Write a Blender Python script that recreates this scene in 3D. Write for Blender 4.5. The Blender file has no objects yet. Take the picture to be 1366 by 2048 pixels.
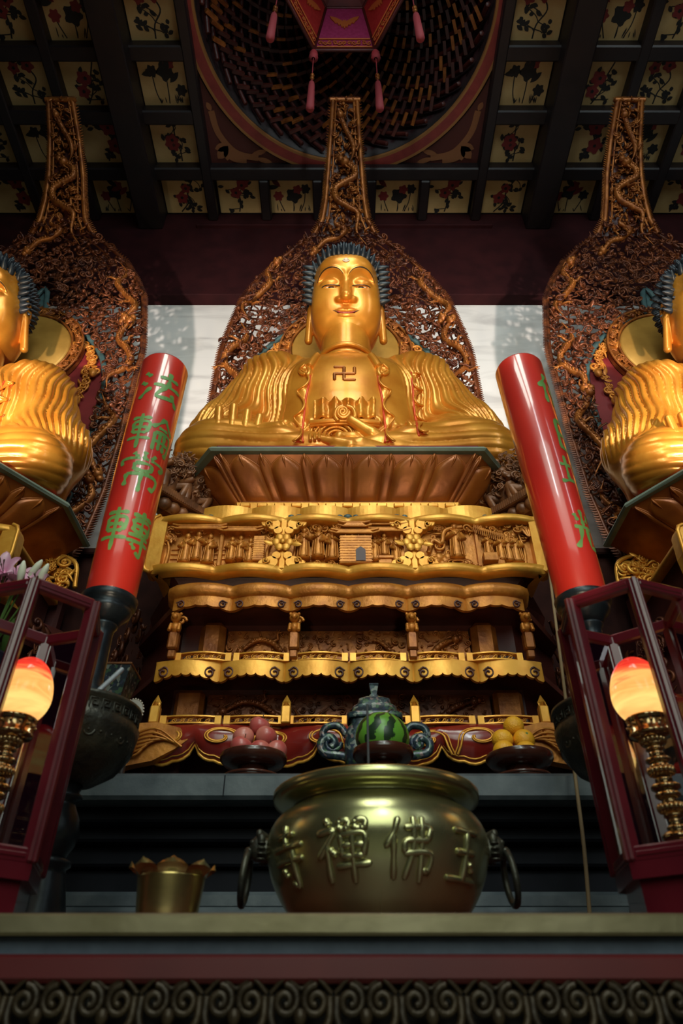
import bpy, math, random
import numpy as np
from mathutils import Vector, Matrix
R = random.Random(7)
PI = math.pi
C = bpy.context.scene.collection
# ------------------------------------------------------------------ camera model (used to size things from the photograph)
F = 1365.0; TH = math.radians(37.8); CT, ST = math.cos(TH), math.sin(TH); CX = -0.035
def ray(px, py):
    u = (px - 683) / F; v = (1024 - py) / F
    return np.array([u, CT - v * ST, ST + v * CT])
def atY(px, py, Y):
    d = ray(px, py); t = Y / d[1]
    return Vector((CX + d[0] * t, Y, d[2] * t))
def atZ(px, py, Z):
    d = ray(px, py); t = Z / d[2]
    return Vector((CX + d[0] * t, d[1] * t, Z))
def zY(py, Y):
    d = ray(683, py); return d[2] / d[1] * Y
def sY(py, Y):
    return Y / ray(683, py)[1] / F          # metres per pixel

# ------------------------------------------------------------------ mesh builder
class MB:
    def __init__(s):
        s.V = []; s.n = 0; s.Fa = []        # (faces array (m,k), mat, smooth)
    def add(s, v, f, mat=0, smooth=True):
        v = np.asarray(v, float).reshape(-1, 3)
        if isinstance(f, np.ndarray):
            groups = [f]
        else:
            d = {}
            for q in f: d.setdefault(len(q), []).append(q)
            groups = [np.array(q) for q in d.values()]
        for g in groups:
            s.Fa.append((g + s.n, mat, smooth))
        s.V.append(v); s.n += len(v)
    def merge(s, o, M=None, mat=None):
        v = np.concatenate(o.V)
        if M is not None:
            M = np.array(M); v = v @ M[:3, :3].T + M[:3, 3]
        for g, m, sm in o.Fa: s.Fa.append((g + s.n, m if mat is None else mat, sm))
        s.V.append(v); s.n += len(v)
    def box(s, c, d, mat=0, M=None, bev=0.0):
        x, y, z = [q / 2 for q in d]
        if bev > 0:
            b = min(bev, x * .9, y * .9, z * .9)
            vs = []; 
            for sx in (-1, 1):
                for sy in (-1, 1):
                    for sz in (-1, 1):
                        vs += [(sx * (x - b), sy * (y - b), sz * z), (sx * (x - b), sy * y, sz * (z - b)), (sx * x, sy * (y - b), sz * (z - b))]
            idx = {}
            k = 0
            for sx in (-1, 1):
                for sy in (-1, 1):
                    for sz in (-1, 1):
                        idx[(sx, sy, sz)] = k; k += 3
            f = []
            for sz in (-1, 1):
                q = [idx[(-1, -1, sz)], idx[(1, -1, sz)], idx[(1, 1, sz)], idx[(-1, 1, sz)]]; f.append(q if sz > 0 else q[::-1])
            for sy in (-1, 1):
                q = [idx[(-1, sy, -1)] + 1, idx[(1, sy, -1)] + 1, idx[(1, sy, 1)] + 1, idx[(-1, sy, 1)] + 1]; f.append(q if sy < 0 else q[::-1])
            for sx in (-1, 1):
                q = [idx[(sx, -1, -1)] + 2, idx[(sx, 1, -1)] + 2, idx[(sx, 1, 1)] + 2, idx[(sx, -1, 1)] + 2]; f.append(q if sx > 0 else q[::-1])
            for key, a in idx.items(): 
                q = [a, a + 1, a + 2]; f.append(q if key[0] * key[1] * key[2] < 0 else q[::-1])
            for sy in (-1, 1):
                for sz in (-1, 1):
                    a, b2 = idx[(-1, sy, sz)], idx[(1, sy, sz)]; q = [a, b2, b2 + 1, a + 1]; f.append(q if sy * sz < 0 else q[::-1]); 
            for sx in (-1, 1):
                for sz in (-1, 1):
                    a, b2 = idx[(sx, -1, sz)], idx[(sx, 1, sz)]; q = [a, b2, b2 + 2, a + 2]; f.append(q if sx * sz > 0 else q[::-1])
            for sx in (-1, 1):
                for sy in (-1, 1):
                    a, b2 = idx[(sx, sy, -1)], idx[(sx, sy, 1)]; q = [a + 1, b2 + 1, b2 + 2, a + 2]; f.append(q if sx * sy > 0 else q[::-1])
            v = np.array(vs)
        else:
            v = np.array([(i * x, j * y, k * z) for k in (-1, 1) for j in (-1, 1) for i in (-1, 1)])
            f = [(0, 2, 3, 1), (4, 5, 7, 6), (0, 1, 5, 4), (2, 6, 7, 3), (0, 4, 6, 2), (1, 3, 7, 5)]
        v = v + np.array(c)
        if M is not None:
            M = np.array(M); v = v @ M[:3, :3].T + M[:3, 3]
        s.add(v, f, mat, False)
    def grid(s, P, mat=0, smooth=True, closeu=False, closev=False):
        P = np.asarray(P, float); a, b = P.shape[:2]
        I = np.arange(a * b).reshape(a, b)
        ia = np.arange(a if closeu else a - 1); jb = np.arange(b if closev else b - 1)
        ii, jj = np.meshgrid(ia, jb, indexing='ij')
        i2 = (ii + 1) % a; j2 = (jj + 1) % b
        f = np.stack([I[ii, jj], I[i2, jj], I[i2, j2], I[ii, j2]], -1).reshape(-1, 4)
        s.add(P.reshape(-1, 3), f, mat, smooth)
    def lathe(s, prof, n=32, c=(0, 0, 0), mat=0, M=None, smooth=True, a0=0.0):
        prof = np.asarray(prof, float)
        a = np.arange(n) * 2 * PI / n + a0
        P = np.stack([np.outer(np.cos(a), prof[:, 0]), np.outer(np.sin(a), prof[:, 0]), np.tile(prof[:, 1], (n, 1))], -1) + np.array(c)
        if M is not None:
            M = np.array(M); P = P @ M[:3, :3].T + M[:3, 3]
        s.grid(P, mat, smooth, closeu=True)
    def ell(s, c, r, n=12, m=8, mat=0, M=None):
        th = np.linspace(0, PI, m + 1)
        if not hasattr(r, '__len__'): r = (r, r, r)
        a = np.arange(n) * 2 * PI / n
        P = np.stack([np.outer(np.cos(a), np.sin(th)) * r[0], np.outer(np.sin(a), np.sin(th)) * r[1], np.tile(-np.cos(th) * r[2], (n, 1))], -1) + np.array(c)
        if M is not None:
            M = np.array(M); P = P @ M[:3, :3].T + M[:3, 3]
        s.grid(P, mat, True, closeu=True)
    def tube(s, pts, rad, k=8, mat=0, closed=False, caps=True, flat=None):
        P = np.asarray([tuple(p) for p in pts], float); n = len(P)
        rad = np.full(n, rad) if not hasattr(rad, '__len__') else np.asarray(rad, float)
        T = np.gradient(P, axis=0) if not closed else np.roll(P, -1, 0) - np.roll(P, 1, 0)
        T /= np.linalg.norm(T, axis=1)[:, None] + 1e-12
        N = np.zeros_like(P)
        up = np.array((0, -1, 0.0)) if abs(T[0][1]) < .9 else np.array((0, 0, 1.0))
        nv = np.cross(T[0], up); nv /= np.linalg.norm(nv) + 1e-9
        for i in range(n):
            nv = nv - T[i] * np.dot(nv, T[i]); nv /= np.linalg.norm(nv) + 1e-9; N[i] = nv
        B = np.cross(T, N)
        a = np.arange(k) * 2 * PI / k
        ca, sa = np.cos(a), np.sin(a)
        fl = 1.0 if flat is None else flat
        G = P[:, None, :] + rad[:, None, None] * (ca[None, :, None] * N[:, None, :] + fl * sa[None, :, None] * B[:, None, :])
        s.grid(G, mat, True, closeu=closed, closev=True)
        if caps and not closed:
            for i, sg in ((0, -1), (n - 1, 1)):
                rr = rad[i]
                if rr < 1e-4: continue
                ring = G[i]; tip = P[i] + T[i] * sg * rr * .7
                v = np.vstack([ring, tip]); f = [(j, (j + 1) % k, k) if sg > 0 else ((j + 1) % k, j, k) for j in range(k)]
                s.add(v, f, mat, True)
    def poly(s, pts, mat=0):
        s.add(np.array([tuple(p) for p in pts]), [tuple(range(len(pts)))], mat, False)
    def prism(s, pts2, y0, y1, mat=0, M=None, smooth=False):   # outline in x,z extruded along y
        n = len(pts2)
        v = [(x, y0, z) for x, z in pts2] + [(x, y1, z) for x, z in pts2]
        f = [tuple(range(n)), tuple(range(2 * n - 1, n - 1, -1))] + [(i, i + n, (i + 1) % n + n, (i + 1) % n) for i in range(n)]
        v = np.array(v, float)
        if M is not None:
            M = np.array(M); v = v @ M[:3, :3].T + M[:3, 3]
        s.add(v, f, mat, smooth)
    def mesh(s, name, mats, angle=40):
        me = bpy.data.meshes.new(name)
        V = np.concatenate(s.V); me.vertices.add(len(V)); me.vertices.foreach_set('co', V.ravel().astype(np.float32))
        L = np.concatenate([g.ravel() for g, _, _ in s.Fa]).astype(np.int32)
        cnt = np.concatenate([np.full(len(g), g.shape[1]) for g, _, _ in s.Fa])
        st = np.concatenate([[0], np.cumsum(cnt)[:-1]]).astype(np.int32)
        me.loops.add(len(L)); me.loops.foreach_set('vertex_index', L)
        me.polygons.add(len(cnt)); me.polygons.foreach_set('loop_start', st)
        for m in (mats if isinstance(mats, (list, tuple)) else [mats]): me.materials.append(m)
        me.polygons.foreach_set('material_index', np.concatenate([np.full(len(g), m) for g, m, _ in s.Fa]).astype(np.int32))
        me.update(calc_edges=True); me.validate()
        sm = np.concatenate([np.full(len(g), q) for g, _, q in s.Fa])
        if len(me.polygons) == len(sm): me.polygons.foreach_set('use_smooth', sm)
        return me
    def build(s, name, mats, parent=None, loc=None):
        o = bpy.data.objects.new(name, s.mesh(name, mats)); C.objects.link(o)
        if parent is not None: o.parent = parent
        if loc is not None: o.location = loc
        return o

def tag(o, label=None, cat=None, group=None, kind=None):
    if label: o['label'] = label
    if cat: o['category'] = cat
    if group: o['group'] = group
    if kind: o['kind'] = kind
    return o
def thing(name, label, cat, loc=(0, 0, 0), rz=0.0, group=None):
    o = bpy.data.objects.new(name, None); C.objects.link(o); o.empty_display_size = .05
    o.location = loc; o.rotation_euler = (0, 0, rz)
    return tag(o, label, cat, group)
def copy_tree(o, parent=None):
    c = o.copy(); C.objects.link(c)
    if parent is not None: c.parent = parent
    for ch in list(o.children): copy_tree(ch, c)
    return c
def RT(loc=(0, 0, 0), rx=0, ry=0, rz=0, sc=(1, 1, 1)):
    if not hasattr(sc, '__len__'): sc = (sc, sc, sc)
    return Matrix.Translation(loc) @ Matrix.Rotation(rz, 4, 'Z') @ Matrix.Rotation(ry, 4, 'Y') @ Matrix.Rotation(rx, 4, 'X') @ Matrix.Diagonal((*sc, 1))
def smooth_path(pts, n=8, closed=False):
    P = [np.array(tuple(p), float) for p in pts]; out = []
    m = len(P)
    rng = range(m if closed else m - 1)
    for i in rng:
        p0 = P[(i - 1) % m] if (closed or i > 0) else 2 * P[0] - P[1]
        p1 = P[i]; p2 = P[(i + 1) % m]
        p3 = P[(i + 2) % m] if (closed or i + 2 < m) else 2 * P[-1] - P[-2]
        for t in np.linspace(0, 1, n, endpoint=False):
            out.append(.5 * ((2 * p1) + (-p0 + p2) * t + (2 * p0 - 5 * p1 + 4 * p2 - p3) * t * t + (-p0 + 3 * p1 - 3 * p2 + p3) * t ** 3))
    if not closed: out.append(P[-1])
    return np.array(out)

# ------------------------------------------------------------------ materials
def mat(name, c1, c2=None, metal=0.0, rough=.5, scale=8.0, bump=0.0, bscale=40.0, detail=4.0, coat=0.0, spec=None, lo=.35, hi=.65, stretch=None, rvar=0.0):
    m = bpy.data.materials.new(name); m.use_nodes = True; nt = m.node_tree; b = nt.nodes['Principled BSDF']
    b.inputs['Metallic'].default_value = metal; b.inputs['Roughness'].default_value = rough
    if coat: b.inputs['Coat Weight'].default_value = coat; b.inputs['Coat Roughness'].default_value = .08
    if spec is not None: b.inputs['Specular IOR Level'].default_value = spec
    tc = nt.nodes.new('ShaderNodeTexCoord'); src = tc.outputs['Object']
    if stretch:
        mp = nt.nodes.new('ShaderNodeMapping'); mp.inputs['Scale'].default_value = stretch; nt.links.new(src, mp.inputs['Vector']); src = mp.outputs['Vector']
    if c2 is None: b.inputs['Base Color'].default_value = (*c1, 1)
    else:
        n = nt.nodes.new('ShaderNodeTexNoise'); n.inputs['Scale'].default_value = scale; n.inputs['Detail'].default_value = detail
        nt.links.new(src, n.inputs['Vector'])
        r = nt.nodes.new('ShaderNodeValToRGB'); r.color_ramp.elements[0].position = lo; r.color_ramp.elements[1].position = hi
        r.color_ramp.elements[0].color = (*c1, 1); r.color_ramp.elements[1].color = (*c2, 1)
        nt.links.new(n.outputs['Fac'], r.inputs['Fac']); nt.links.new(r.outputs['Color'], b.inputs['Base Color'])
        if rvar:
            mr = nt.nodes.new('ShaderNodeMapRange'); mr.inputs['To Min'].default_value = rough - rvar; mr.inputs['To Max'].default_value = rough + rvar
            nt.links.new(n.outputs['Fac'], mr.inputs['Value']); nt.links.new(mr.outputs['Result'], b.inputs['Roughness'])
    if bump:
        n2 = nt.nodes.new('ShaderNodeTexNoise'); n2.inputs['Scale'].default_value = bscale; n2.inputs['Detail'].default_value = 3
        nt.links.new(src, n2.inputs['Vector'])
        bp = nt.nodes.new('ShaderNodeBump'); bp.inputs['Strength'].default_value = bump; bp.inputs['Distance'].default_value = .01
        nt.links.new(n2.outputs['Fac'], bp.inputs['Height']); nt.links.new(bp.outputs['Normal'], b.inputs['Normal'])
    return m
M = {}
M['gold'] = mat('statue_gold', (.58, .20, .018), (.74, .31, .036), .45, .31, 5, .06, 25, coat=.15)
M['gold_bright'] = mat('gilded_wood', (.70, .28, .026), (.86, .42, .06), .42, .38, 9, .12, 40)
M['gold_carved'] = mat('carved_gilt', (.42, .135, .016), (.66, .25, .034), .38, .42, 14, .2, 60)
M['gold_old'] = mat('aged_gilt', (.20, .055, .010), (.42, .14, .024), .45, .42, 12, .25, 50)
M['carve_brown'] = mat('dark_gilt_carving', (.06, .015, .008), (.21, .058, .016), .4, .40, 10, .25, 45)
M['lotus'] = mat('lotus_lacquer', (.26, .062, .010), (.42, .12, .018), .3, .32, 6, .08, 30)
M['wood_dark'] = mat('dark_red_wood', (.045, .008, .006), (.085, .016, .010), 0, .45, 6, .1, 30)
M['wood_brown'] = mat('brown_carved_wood', (.12, .042, .015), (.28, .10, .032), .15, .45, 14, .2, 60)
M['wood_black'] = mat('near_black_wood', (.008, .005, .005), (.018, .010, .010), 0, .5, 8)
M['red_lacquer'] = mat('red_lacquer', (.22, .014, .010), (.28, .024, .014), 0, .22, 5, .03, 30, coat=.5)
M['red_panel'] = mat('matte_red_panel', (.16, .012, .014), (.21, .018, .018), 0, .5, 5)
M['teal'] = mat('teal_paint', (.035, .075, .078), (.06, .11, .11), 0, .45, 10)
M['sage'] = mat('sage_paint', (.16, .21, .16), (.22, .26, .20), 0, .5, 10)
M['hair'] = mat('blue_black_hair', (.008, .013, .02), (.02, .03, .042), 0, .38, 10)
M['black_line'] = mat('black_paint', (.01, .007, .006), None, 0, .4)
M['lip'] = mat('lip_shade_red', (.28, .03, .015), None, .2, .35)
M['red_lining'] = mat('red_robe_lining', (.55, .05, .015), (.65, .09, .02), .2, .4, 8)
M['eye_white'] = mat('eye_white', (.7, .62, .5), None, 0, .3)
M['cushion'] = mat('magenta_cushion', (.38, .02, .06), (.45, .04, .10), 0, .7, 12)
M['bronze'] = mat('polished_bronze', (.44, .42, .20), (.54, .51, .27), .92, .26, 3.0, .05, 12, rvar=.08)
M['bronze_dark'] = mat('dark_bronze', (.035, .035, .030), (.08, .075, .055), .6, .4, 14, .3, 60)
M['brass'] = mat('brass', (.55, .40, .14), (.68, .52, .22), .95, .26, 8, .03, 40)
M['brass_edge'] = mat('worn_brass_strip', (.20, .165, .09), (.28, .235, .14), .8, .38, 8, .05, 40)
M['gold_glass'] = mat('polished_brass_lamp', (.7, .5, .25), None, .95, .16)
M['candle'] = mat('red_candle_lacquer', (.58, .024, .016), (.66, .034, .02), 0, .34, 3, .02, 60, coat=1.0)
M['candle_green'] = mat('green_candle_paint', (.10, .24, .055), (.16, .32, .08), .1, .45, 14)
M['black_stand'] = mat('black_metal_stand', (.012, .016, .02), (.03, .038, .046), .5, .33, 14, .1, 40)
M['stone'] = mat('grey_stone', (.045, .058, .068), (.085, .10, .11), 0, .5, 12, .15, 30)
M['stone_shade_joint'] = mat('shaded_stone_and_joints', (.004, .0045, .008), (.008, .008, .013), 0, .7, 8, spec=.2)  # shade under the slab put into the waist's colour; also joint lines
M['lantern_wood'] = mat('mahogany_frame', (.075, .004, .009), (.11, .007, .013), 0, .28, 8, .04, 30, coat=.4)
M['beam'] = mat('maroon_beam', (.022, .004, .005), (.034, .006, .007), 0, .8, 5, spec=.15)
M['coffer'] = mat('black_coffer_beam', (.007, .004, .005), (.013, .007, .007), 0, .5, 5)
M['cream'] = mat('cream_painted_board', (.46, .31, .12), (.55, .39, .17), 0, .7, 4)
M['leaf_black'] = mat('dark_leaf_paint', (.012, .012, .012), None, 0, .7)
M['petal_red'] = mat('dark_red_petal_paint', (.20, .022, .022), None, 0, .7)
M['ring_red'] = mat('red_ring_paint', (.22, .025, .022), (.30, .04, .03), 0, .5, 8)
M['ring_gold'] = mat('dull_gold_line', (.36, .17, .05), None, .3, .5)
M['spandrel'] = mat('brown_red_spandrel', (.10, .022, .016), None, 0, .6)
M['phoenix'] = mat('ochre_phoenix_paint', (.32, .13, .05), None, .1, .6)
M['silk'] = mat('magenta_silk', (.30, .03, .12), (.38, .05, .17), 0, .6, 30)
M['silk_red'] = mat('red_silk', (.32, .02, .02), (.40, .04, .03), 0, .6, 30)
M['silk_gold'] = mat('gold_embroidery', (.6, .22, .05), None, .3, .5)
M['tassel'] = mat('pink_tassel', (.42, .06, .07), None, 0, .7)
M['halo'] = mat('halo_gilt', (.42, .22, .04), (.55, .30, .06), .4, .4, 6)
M['apple'] = mat('pink_red_apple', (.50, .06, .06), (.70, .24, .18), 0, .35, 7, detail=8, stretch=(1, 1, .35), coat=.2)
M['stem'] = mat('brown_stem', (.08, .05, .02), None, 0, .7)
M['orange'] = mat('orange_peel', (.95, .42, .015), (1, .50, .03), 0, .42, 4, .35, 160)
M['wood_bowl'] = mat('dark_turned_wood', (.045, .012, .008), (.08, .022, .012), 0, .25, 6, coat=.4)
M['lily'] = mat('pink_lily_petal', (.72, .30, .48), (.85, .55, .66), 0, .5, 12)
M['lily_bud'] = mat('pale_lily_bud', (.62, .62, .45), (.72, .70, .58), 0, .5, 10)
M['leaf'] = mat('green_leaf', (.10, .20, .04), None, 0, .5)
M['porcelain'] = mat('dark_blue_vase', (.03, .035, .06), (.05, .05, .08), .2, .25, 8)
M['tan_cord'] = mat('tan_cord', (.30, .20, .10), None, 0, .7)
M['clear_plastic'] = mat('translucent_plastic', (.55, .60, .66), None, 0, .15)
M['clear_plastic'].node_tree.nodes['Principled BSDF'].inputs['Transmission Weight'].default_value = .55
M['white_card'] = mat('white_card', (.5, .45, .38), None, 0, .6)
M['red_box'] = mat('red_packet', (.55, .02, .015), None, 0, .35)
M['gold_print'] = mat('gold_print', (.75, .45, .1), None, .5, .4)
M['incense'] = mat('grey_incense', (.07, .07, .075), None, 0, .7)
M['slate'] = mat('slate_blue_cloth', (.06, .075, .11), (.08, .10, .14), 0, .6, 30)
M['floor'] = mat('floor_stone', (.26, .27, .20), (.36, .36, .28), 0, .4, 3)

def marble():
    m = bpy.data.materials.new('white_marble'); m.use_nodes = True; nt = m.node_tree; b = nt.nodes['Principled BSDF']
    b.inputs['Roughness'].default_value = .35
    tc = nt.nodes.new('ShaderNodeTexCoord'); mp = nt.nodes.new('ShaderNodeMapping'); mp.inputs['Scale'].default_value = (.8, 1, 3.2); mp.inputs['Rotation'].default_value = (0, .12, 0)
    n = nt.nodes.new('ShaderNodeTexNoise'); n.inputs['Scale'].default_value = 1.6; n.inputs['Detail'].default_value = 9; n.inputs['Distortion'].default_value = .9
    r = nt.nodes.new('ShaderNodeValToRGB'); e = r.color_ramp.elements
    e[0].position = .32; e[0].color = (.62, .60, .58, 1); e[1].position = .52; e[1].color = (.82, .80, .77, 1)
    x = e.new(.46); x.color = (.76, .74, .71, 1)
    nt.links.new(tc.outputs['Object'], mp.inputs['Vector']); nt.links.new(mp.outputs['Vector'], n.inputs['Vector']); nt.links.new(n.outputs['Fac'], r.inputs['Fac']); nt.links.new(r.outputs['Color'], b.inputs['Base Color'])
    # joints between the slabs
    return m
M['marble'] = marble()
def melon():
    m = bpy.data.materials.new('watermelon_rind'); m.use_nodes = True; nt = m.node_tree; b = nt.nodes['Principled BSDF']; b.inputs['Roughness'].default_value = .35
    tc = nt.nodes.new('ShaderNodeTexCoord'); sx = nt.nodes.new('ShaderNodeSeparateXYZ'); nt.links.new(tc.outputs['Object'], sx.inputs['Vector'])
    at = nt.nodes.new('ShaderNodeMath'); at.operation = 'ARCTAN2'; nt.links.new(sx.outputs['X'], at.inputs[0]); nt.links.new(sx.outputs['Y'], at.inputs[1])
    n = nt.nodes.new('ShaderNodeTexNoise'); n.inputs['Scale'].default_value = 22; n.inputs['Detail'].default_value = 4; nt.links.new(tc.outputs['Object'], n.inputs['Vector'])
    n2 = nt.nodes.new('ShaderNodeMath'); n2.operation = 'MULTIPLY_ADD'; n2.inputs[1].default_value = .75; nt.links.new(n.outputs['Fac'], n2.inputs[0]); nt.links.new(at.outputs[0], n2.inputs[2])
    ml = nt.nodes.new('ShaderNodeMath'); ml.operation = 'MULTIPLY'; ml.inputs[1].default_value = 9.0; nt.links.new(n2.outputs[0], ml.inputs[0])
    si = nt.nodes.new('ShaderNodeMath'); si.operation = 'SINE'; nt.links.new(ml.outputs[0], si.inputs[0])
    r = nt.nodes.new('ShaderNodeValToRGB'); e = r.color_ramp.elements; e[0].position = .60; e[0].color = (.13, .34, .035, 1); e[1].position = .70; e[1].color = (.012, .035, .012, 1)
    mr = nt.nodes.new('ShaderNodeMapRange'); mr.inputs['From Min'].default_value = -1; nt.links.new(si.outputs[0], mr.inputs['Value'])
    nt.links.new(mr.outputs['Result'], r.inputs['Fac']); nt.links.new(r.outputs['Color'], b.inputs['Base Color'])
    return m
M['melon'] = melon()
def cloisonne():
    m = bpy.data.materials.new('cloisonne_enamel'); m.use_nodes = True; nt = m.node_tree; b = nt.nodes['Principled BSDF']; b.inputs['Roughness'].default_value = .3; b.inputs['Metallic'].default_value = .15
    tc = nt.nodes.new('ShaderNodeTexCoord'); v = nt.nodes.new('ShaderNodeTexVoronoi'); v.inputs['Scale'].default_value = 75; nt.links.new(tc.outputs['Object'], v.inputs['Vector'])
    r = nt.nodes.new('ShaderNodeValToRGB'); r.color_ramp.interpolation = 'CONSTANT'; e = r.color_ramp.elements
    e[0].position = 0; e[0].color = (.022, .034, .045, 1); e[1].position = .50; e[1].color = (.045, .08, .085, 1)
    for p, c in ((.66, (.06, .12, .06, 1)), (.76, (.22, .24, .21, 1)), (.85, (.04, .05, .09, 1)), (.94, (.22, .15, .14, 1))):
        x = e.new(p); x.color = c
    s = nt.nodes.new('ShaderNodeSeparateColor'); nt.links.new(v.outputs['Color'], s.inputs['Color']); nt.links.new(s.outputs[0], r.inputs['Fac']); nt.links.new(r.outputs['Color'], b.inputs['Base Color'])
    return m
M['cloisonne'] = cloisonne()
def glass():
    m = bpy.data.materials.new('lantern_glass'); m.use_nodes = True; nt = m.node_tree
    for n in list(nt.nodes):
        if n.type == 'BSDF_PRINCIPLED': nt.nodes.remove(n)
    out = [n for n in nt.nodes if n.type == 'OUTPUT_MATERIAL'][0]
    t = nt.nodes.new('ShaderNodeBsdfTransparent'); t.inputs['Color'].default_value = (.86, .84, .86, 1)
    g = nt.nodes.new('ShaderNodeBsdfGlossy'); g.inputs['Roughness'].default_value = .04
    f = nt.nodes.new('ShaderNodeFresnel'); f.inputs['IOR'].default_value = 1.6
    x = nt.nodes.new('ShaderNodeMixShader'); nt.links.new(f.outputs[0], x.inputs[0]); nt.links.new(t.outputs[0], x.inputs[1]); nt.links.new(g.outputs[0], x.inputs[2]); nt.links.new(x.outputs[0], out.inputs['Surface'])
    return m
M['glass'] = glass()
def lamp():
    m = bpy.data.materials.new('glowing_marbled_glass'); m.use_nodes = True; nt = m.node_tree; b = nt.nodes['Principled BSDF']; b.inputs['Roughness'].default_value = .12
    tc = nt.nodes.new('ShaderNodeTexCoord'); sx = nt.nodes.new('ShaderNodeSeparateXYZ'); nt.links.new(tc.outputs['Object'], sx.inputs['Vector'])
    mp = nt.nodes.new('ShaderNodeMapping'); mp.inputs['Scale'].default_value = (5, 5, 26); mp.inputs['Rotation'].default_value = (.2, .3, 0); nt.links.new(tc.outputs['Object'], mp.inputs['Vector'])
    n = nt.nodes.new('ShaderNodeTexNoise'); n.inputs['Scale'].default_value = 1.6; n.inputs['Detail'].default_value = 3; n.inputs['Distortion'].default_value = 1.0; nt.links.new(mp.outputs['Vector'], n.inputs['Vector'])
    a = nt.nodes.new('ShaderNodeMath'); a.operation = 'MULTIPLY_ADD'; a.inputs[1].default_value = .11; nt.links.new(n.outputs['Fac'], a.inputs[0]); nt.links.new(sx.outputs['Z'], a.inputs[2])
    r = nt.nodes.new('ShaderNodeValToRGB'); e = r.color_ramp.elements
    e[0].position = .0; e[0].color = (.9, .22, .05, 1); e[1].position = 1.0; e[1].color = (.6, .008, .012, 1)
    for p, c in ((.30, (1, .55, .15, 1)), (.42, (1, .70, .20, 1)), (.60, (1, .42, .10, 1)), (.70, (1, .50, .13, 1)), (.80, (.95, .16, .05, 1)), (.9, (.8, .03, .02, 1))):
        x = e.new(p); x.color = c
    mr = nt.nodes.new('ShaderNodeMapRange'); mr.inputs['From Min'].default_value = .02; mr.inputs['From Max'].default_value = .205; nt.links.new(a.outputs[0], mr.inputs['Value'])
    nt.links.new(mr.outputs['Result'], r.inputs['Fac'])
    nt.links.new(r.outputs['Color'], b.inputs['Emission Color']); b.inputs['Emission Strength'].default_value = 1.45
    b.inputs['Base Color'].default_value = (.5, .12, .04, 1)
    return m
M['lamp'] = lamp()

# ------------------------------------------------------------------ carving templates
def spiral_pts(turns=1.6, r0=1.0, r1=.15, n=26, a0=0.0, hand=1):
    t = np.linspace(0, 1, n); a = a0 + hand * turns * 2 * PI * t; r = r0 * (1 - t) + r1 * t
    return np.stack([r * np.cos(a), np.zeros(n), r * np.sin(a)], -1)
def tmpl_spiral(turns, tw, hand=1, k=5, n=22, relief=.0):
    b = MB(); P = spiral_pts(turns, 1, .12, n, 0, hand); t = np.linspace(0, 1, n)
    P[:, 1] = -relief * np.sin(t * PI)
    tail = np.array([[1.1, .1, -hand * 1.1], [1.08, .05, -hand * .6]])
    P = np.vstack([tail, P]); rad = tw * np.concatenate([[.25, .7], 1.0 - .45 * t])
    b.tube(P, rad, k); b.ell((0, -tw * .6, 0), tw * .9, 6, 4)
    return b
def tmpl_s(tw=.2, k=5):
    b = MB(); t = np.linspace(-1, 1, 14)
    P = np.stack([np.sin(t * 2.6) * .6, -.25 * np.cos(t * PI / 2), t * 1.1], -1); b.tube(P, tw * (1.1 - t ** 2), k); return b
def tmpl_leaf():
    b = MB(); u = np.linspace(0, 1, 7); v = np.linspace(-1, 1, 5)
    U, Vv = np.meshgrid(u, v, indexing='ij'); w = np.sin(U * PI) ** .7 * .38
    b.grid(np.stack([Vv * w + .3 * U * U, -.35 * (1 - Vv ** 2) * w - .25 * U * U, U * 1.6 - .8], -1)); return b
def tmpl_cloud():
    b = MB()
    for x, z, r in ((-.55, 0, .42), (0, .28, .5), (.55, 0, .42)):
        P = spiral_pts(1.3, r, .08, 16, R.random() * 6, R.choice((-1, 1))); P += np.array((x, 0, z)); b.tube(P, .13, 5)
    b.tube([(-1, 0, -.35), (-.4, -.1, -.42), (.4, -.1, -.42), (1, 0, -.35)], .12, 5); return b
def tmpl_bead():
    b = MB(); b.ell((0, 0, 0), .5, 8, 6); return b
TS = [tmpl_spiral(1.7, .26), tmpl_spiral(1.4, .3, -1), tmpl_spiral(1.2, .32, 1), tmpl_s(.28), tmpl_s(.22), tmpl_leaf(), tmpl_cloud(), tmpl_bead()]
def scatter(b, pts, size=(.04, .07), rng=None, wts=(3, 3, 3, 2, 2, 2, 1.5, 3), tilt=.25, Mf=None, mat=0, depth=(.0, .02)):
    rng = rng or R
    for p in pts:
        T = rng.choices(TS, wts)[0]; s = rng.uniform(*size)
        m = Matrix.Translation((p[0], p[1] - rng.uniform(*depth), p[2]))
        if Mf is not None: m = m @ Mf(p)
        m = m @ RT((0, 0, 0), rng.uniform(-tilt, tilt), rng.uniform(0, 2 * PI), rng.uniform(-tilt, tilt), s)
        b.merge(T, m, mat)
def poisson(n, sampler, dmin, rng=None, tries=30):
    rng = rng or R; cell = dmin; G = {}; out = []
    for _ in range(n * tries):
        if len(out) >= n: break
        p = sampler(rng)
        if p is None: continue
        i, j = int(math.floor(p[0] / cell)), int(math.floor(p[1] / cell)); ok = True
        for a in (-1, 0, 1):
            for c in (-1, 0, 1):
                for q in G.get((i + a, j + c), ()):
                    if (q[0] - p[0]) ** 2 + (q[1] - p[1]) ** 2 < dmin * dmin: ok = False
        if ok: G.setdefault((i, j), []).append(p); out.append(p)
    return out
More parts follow.
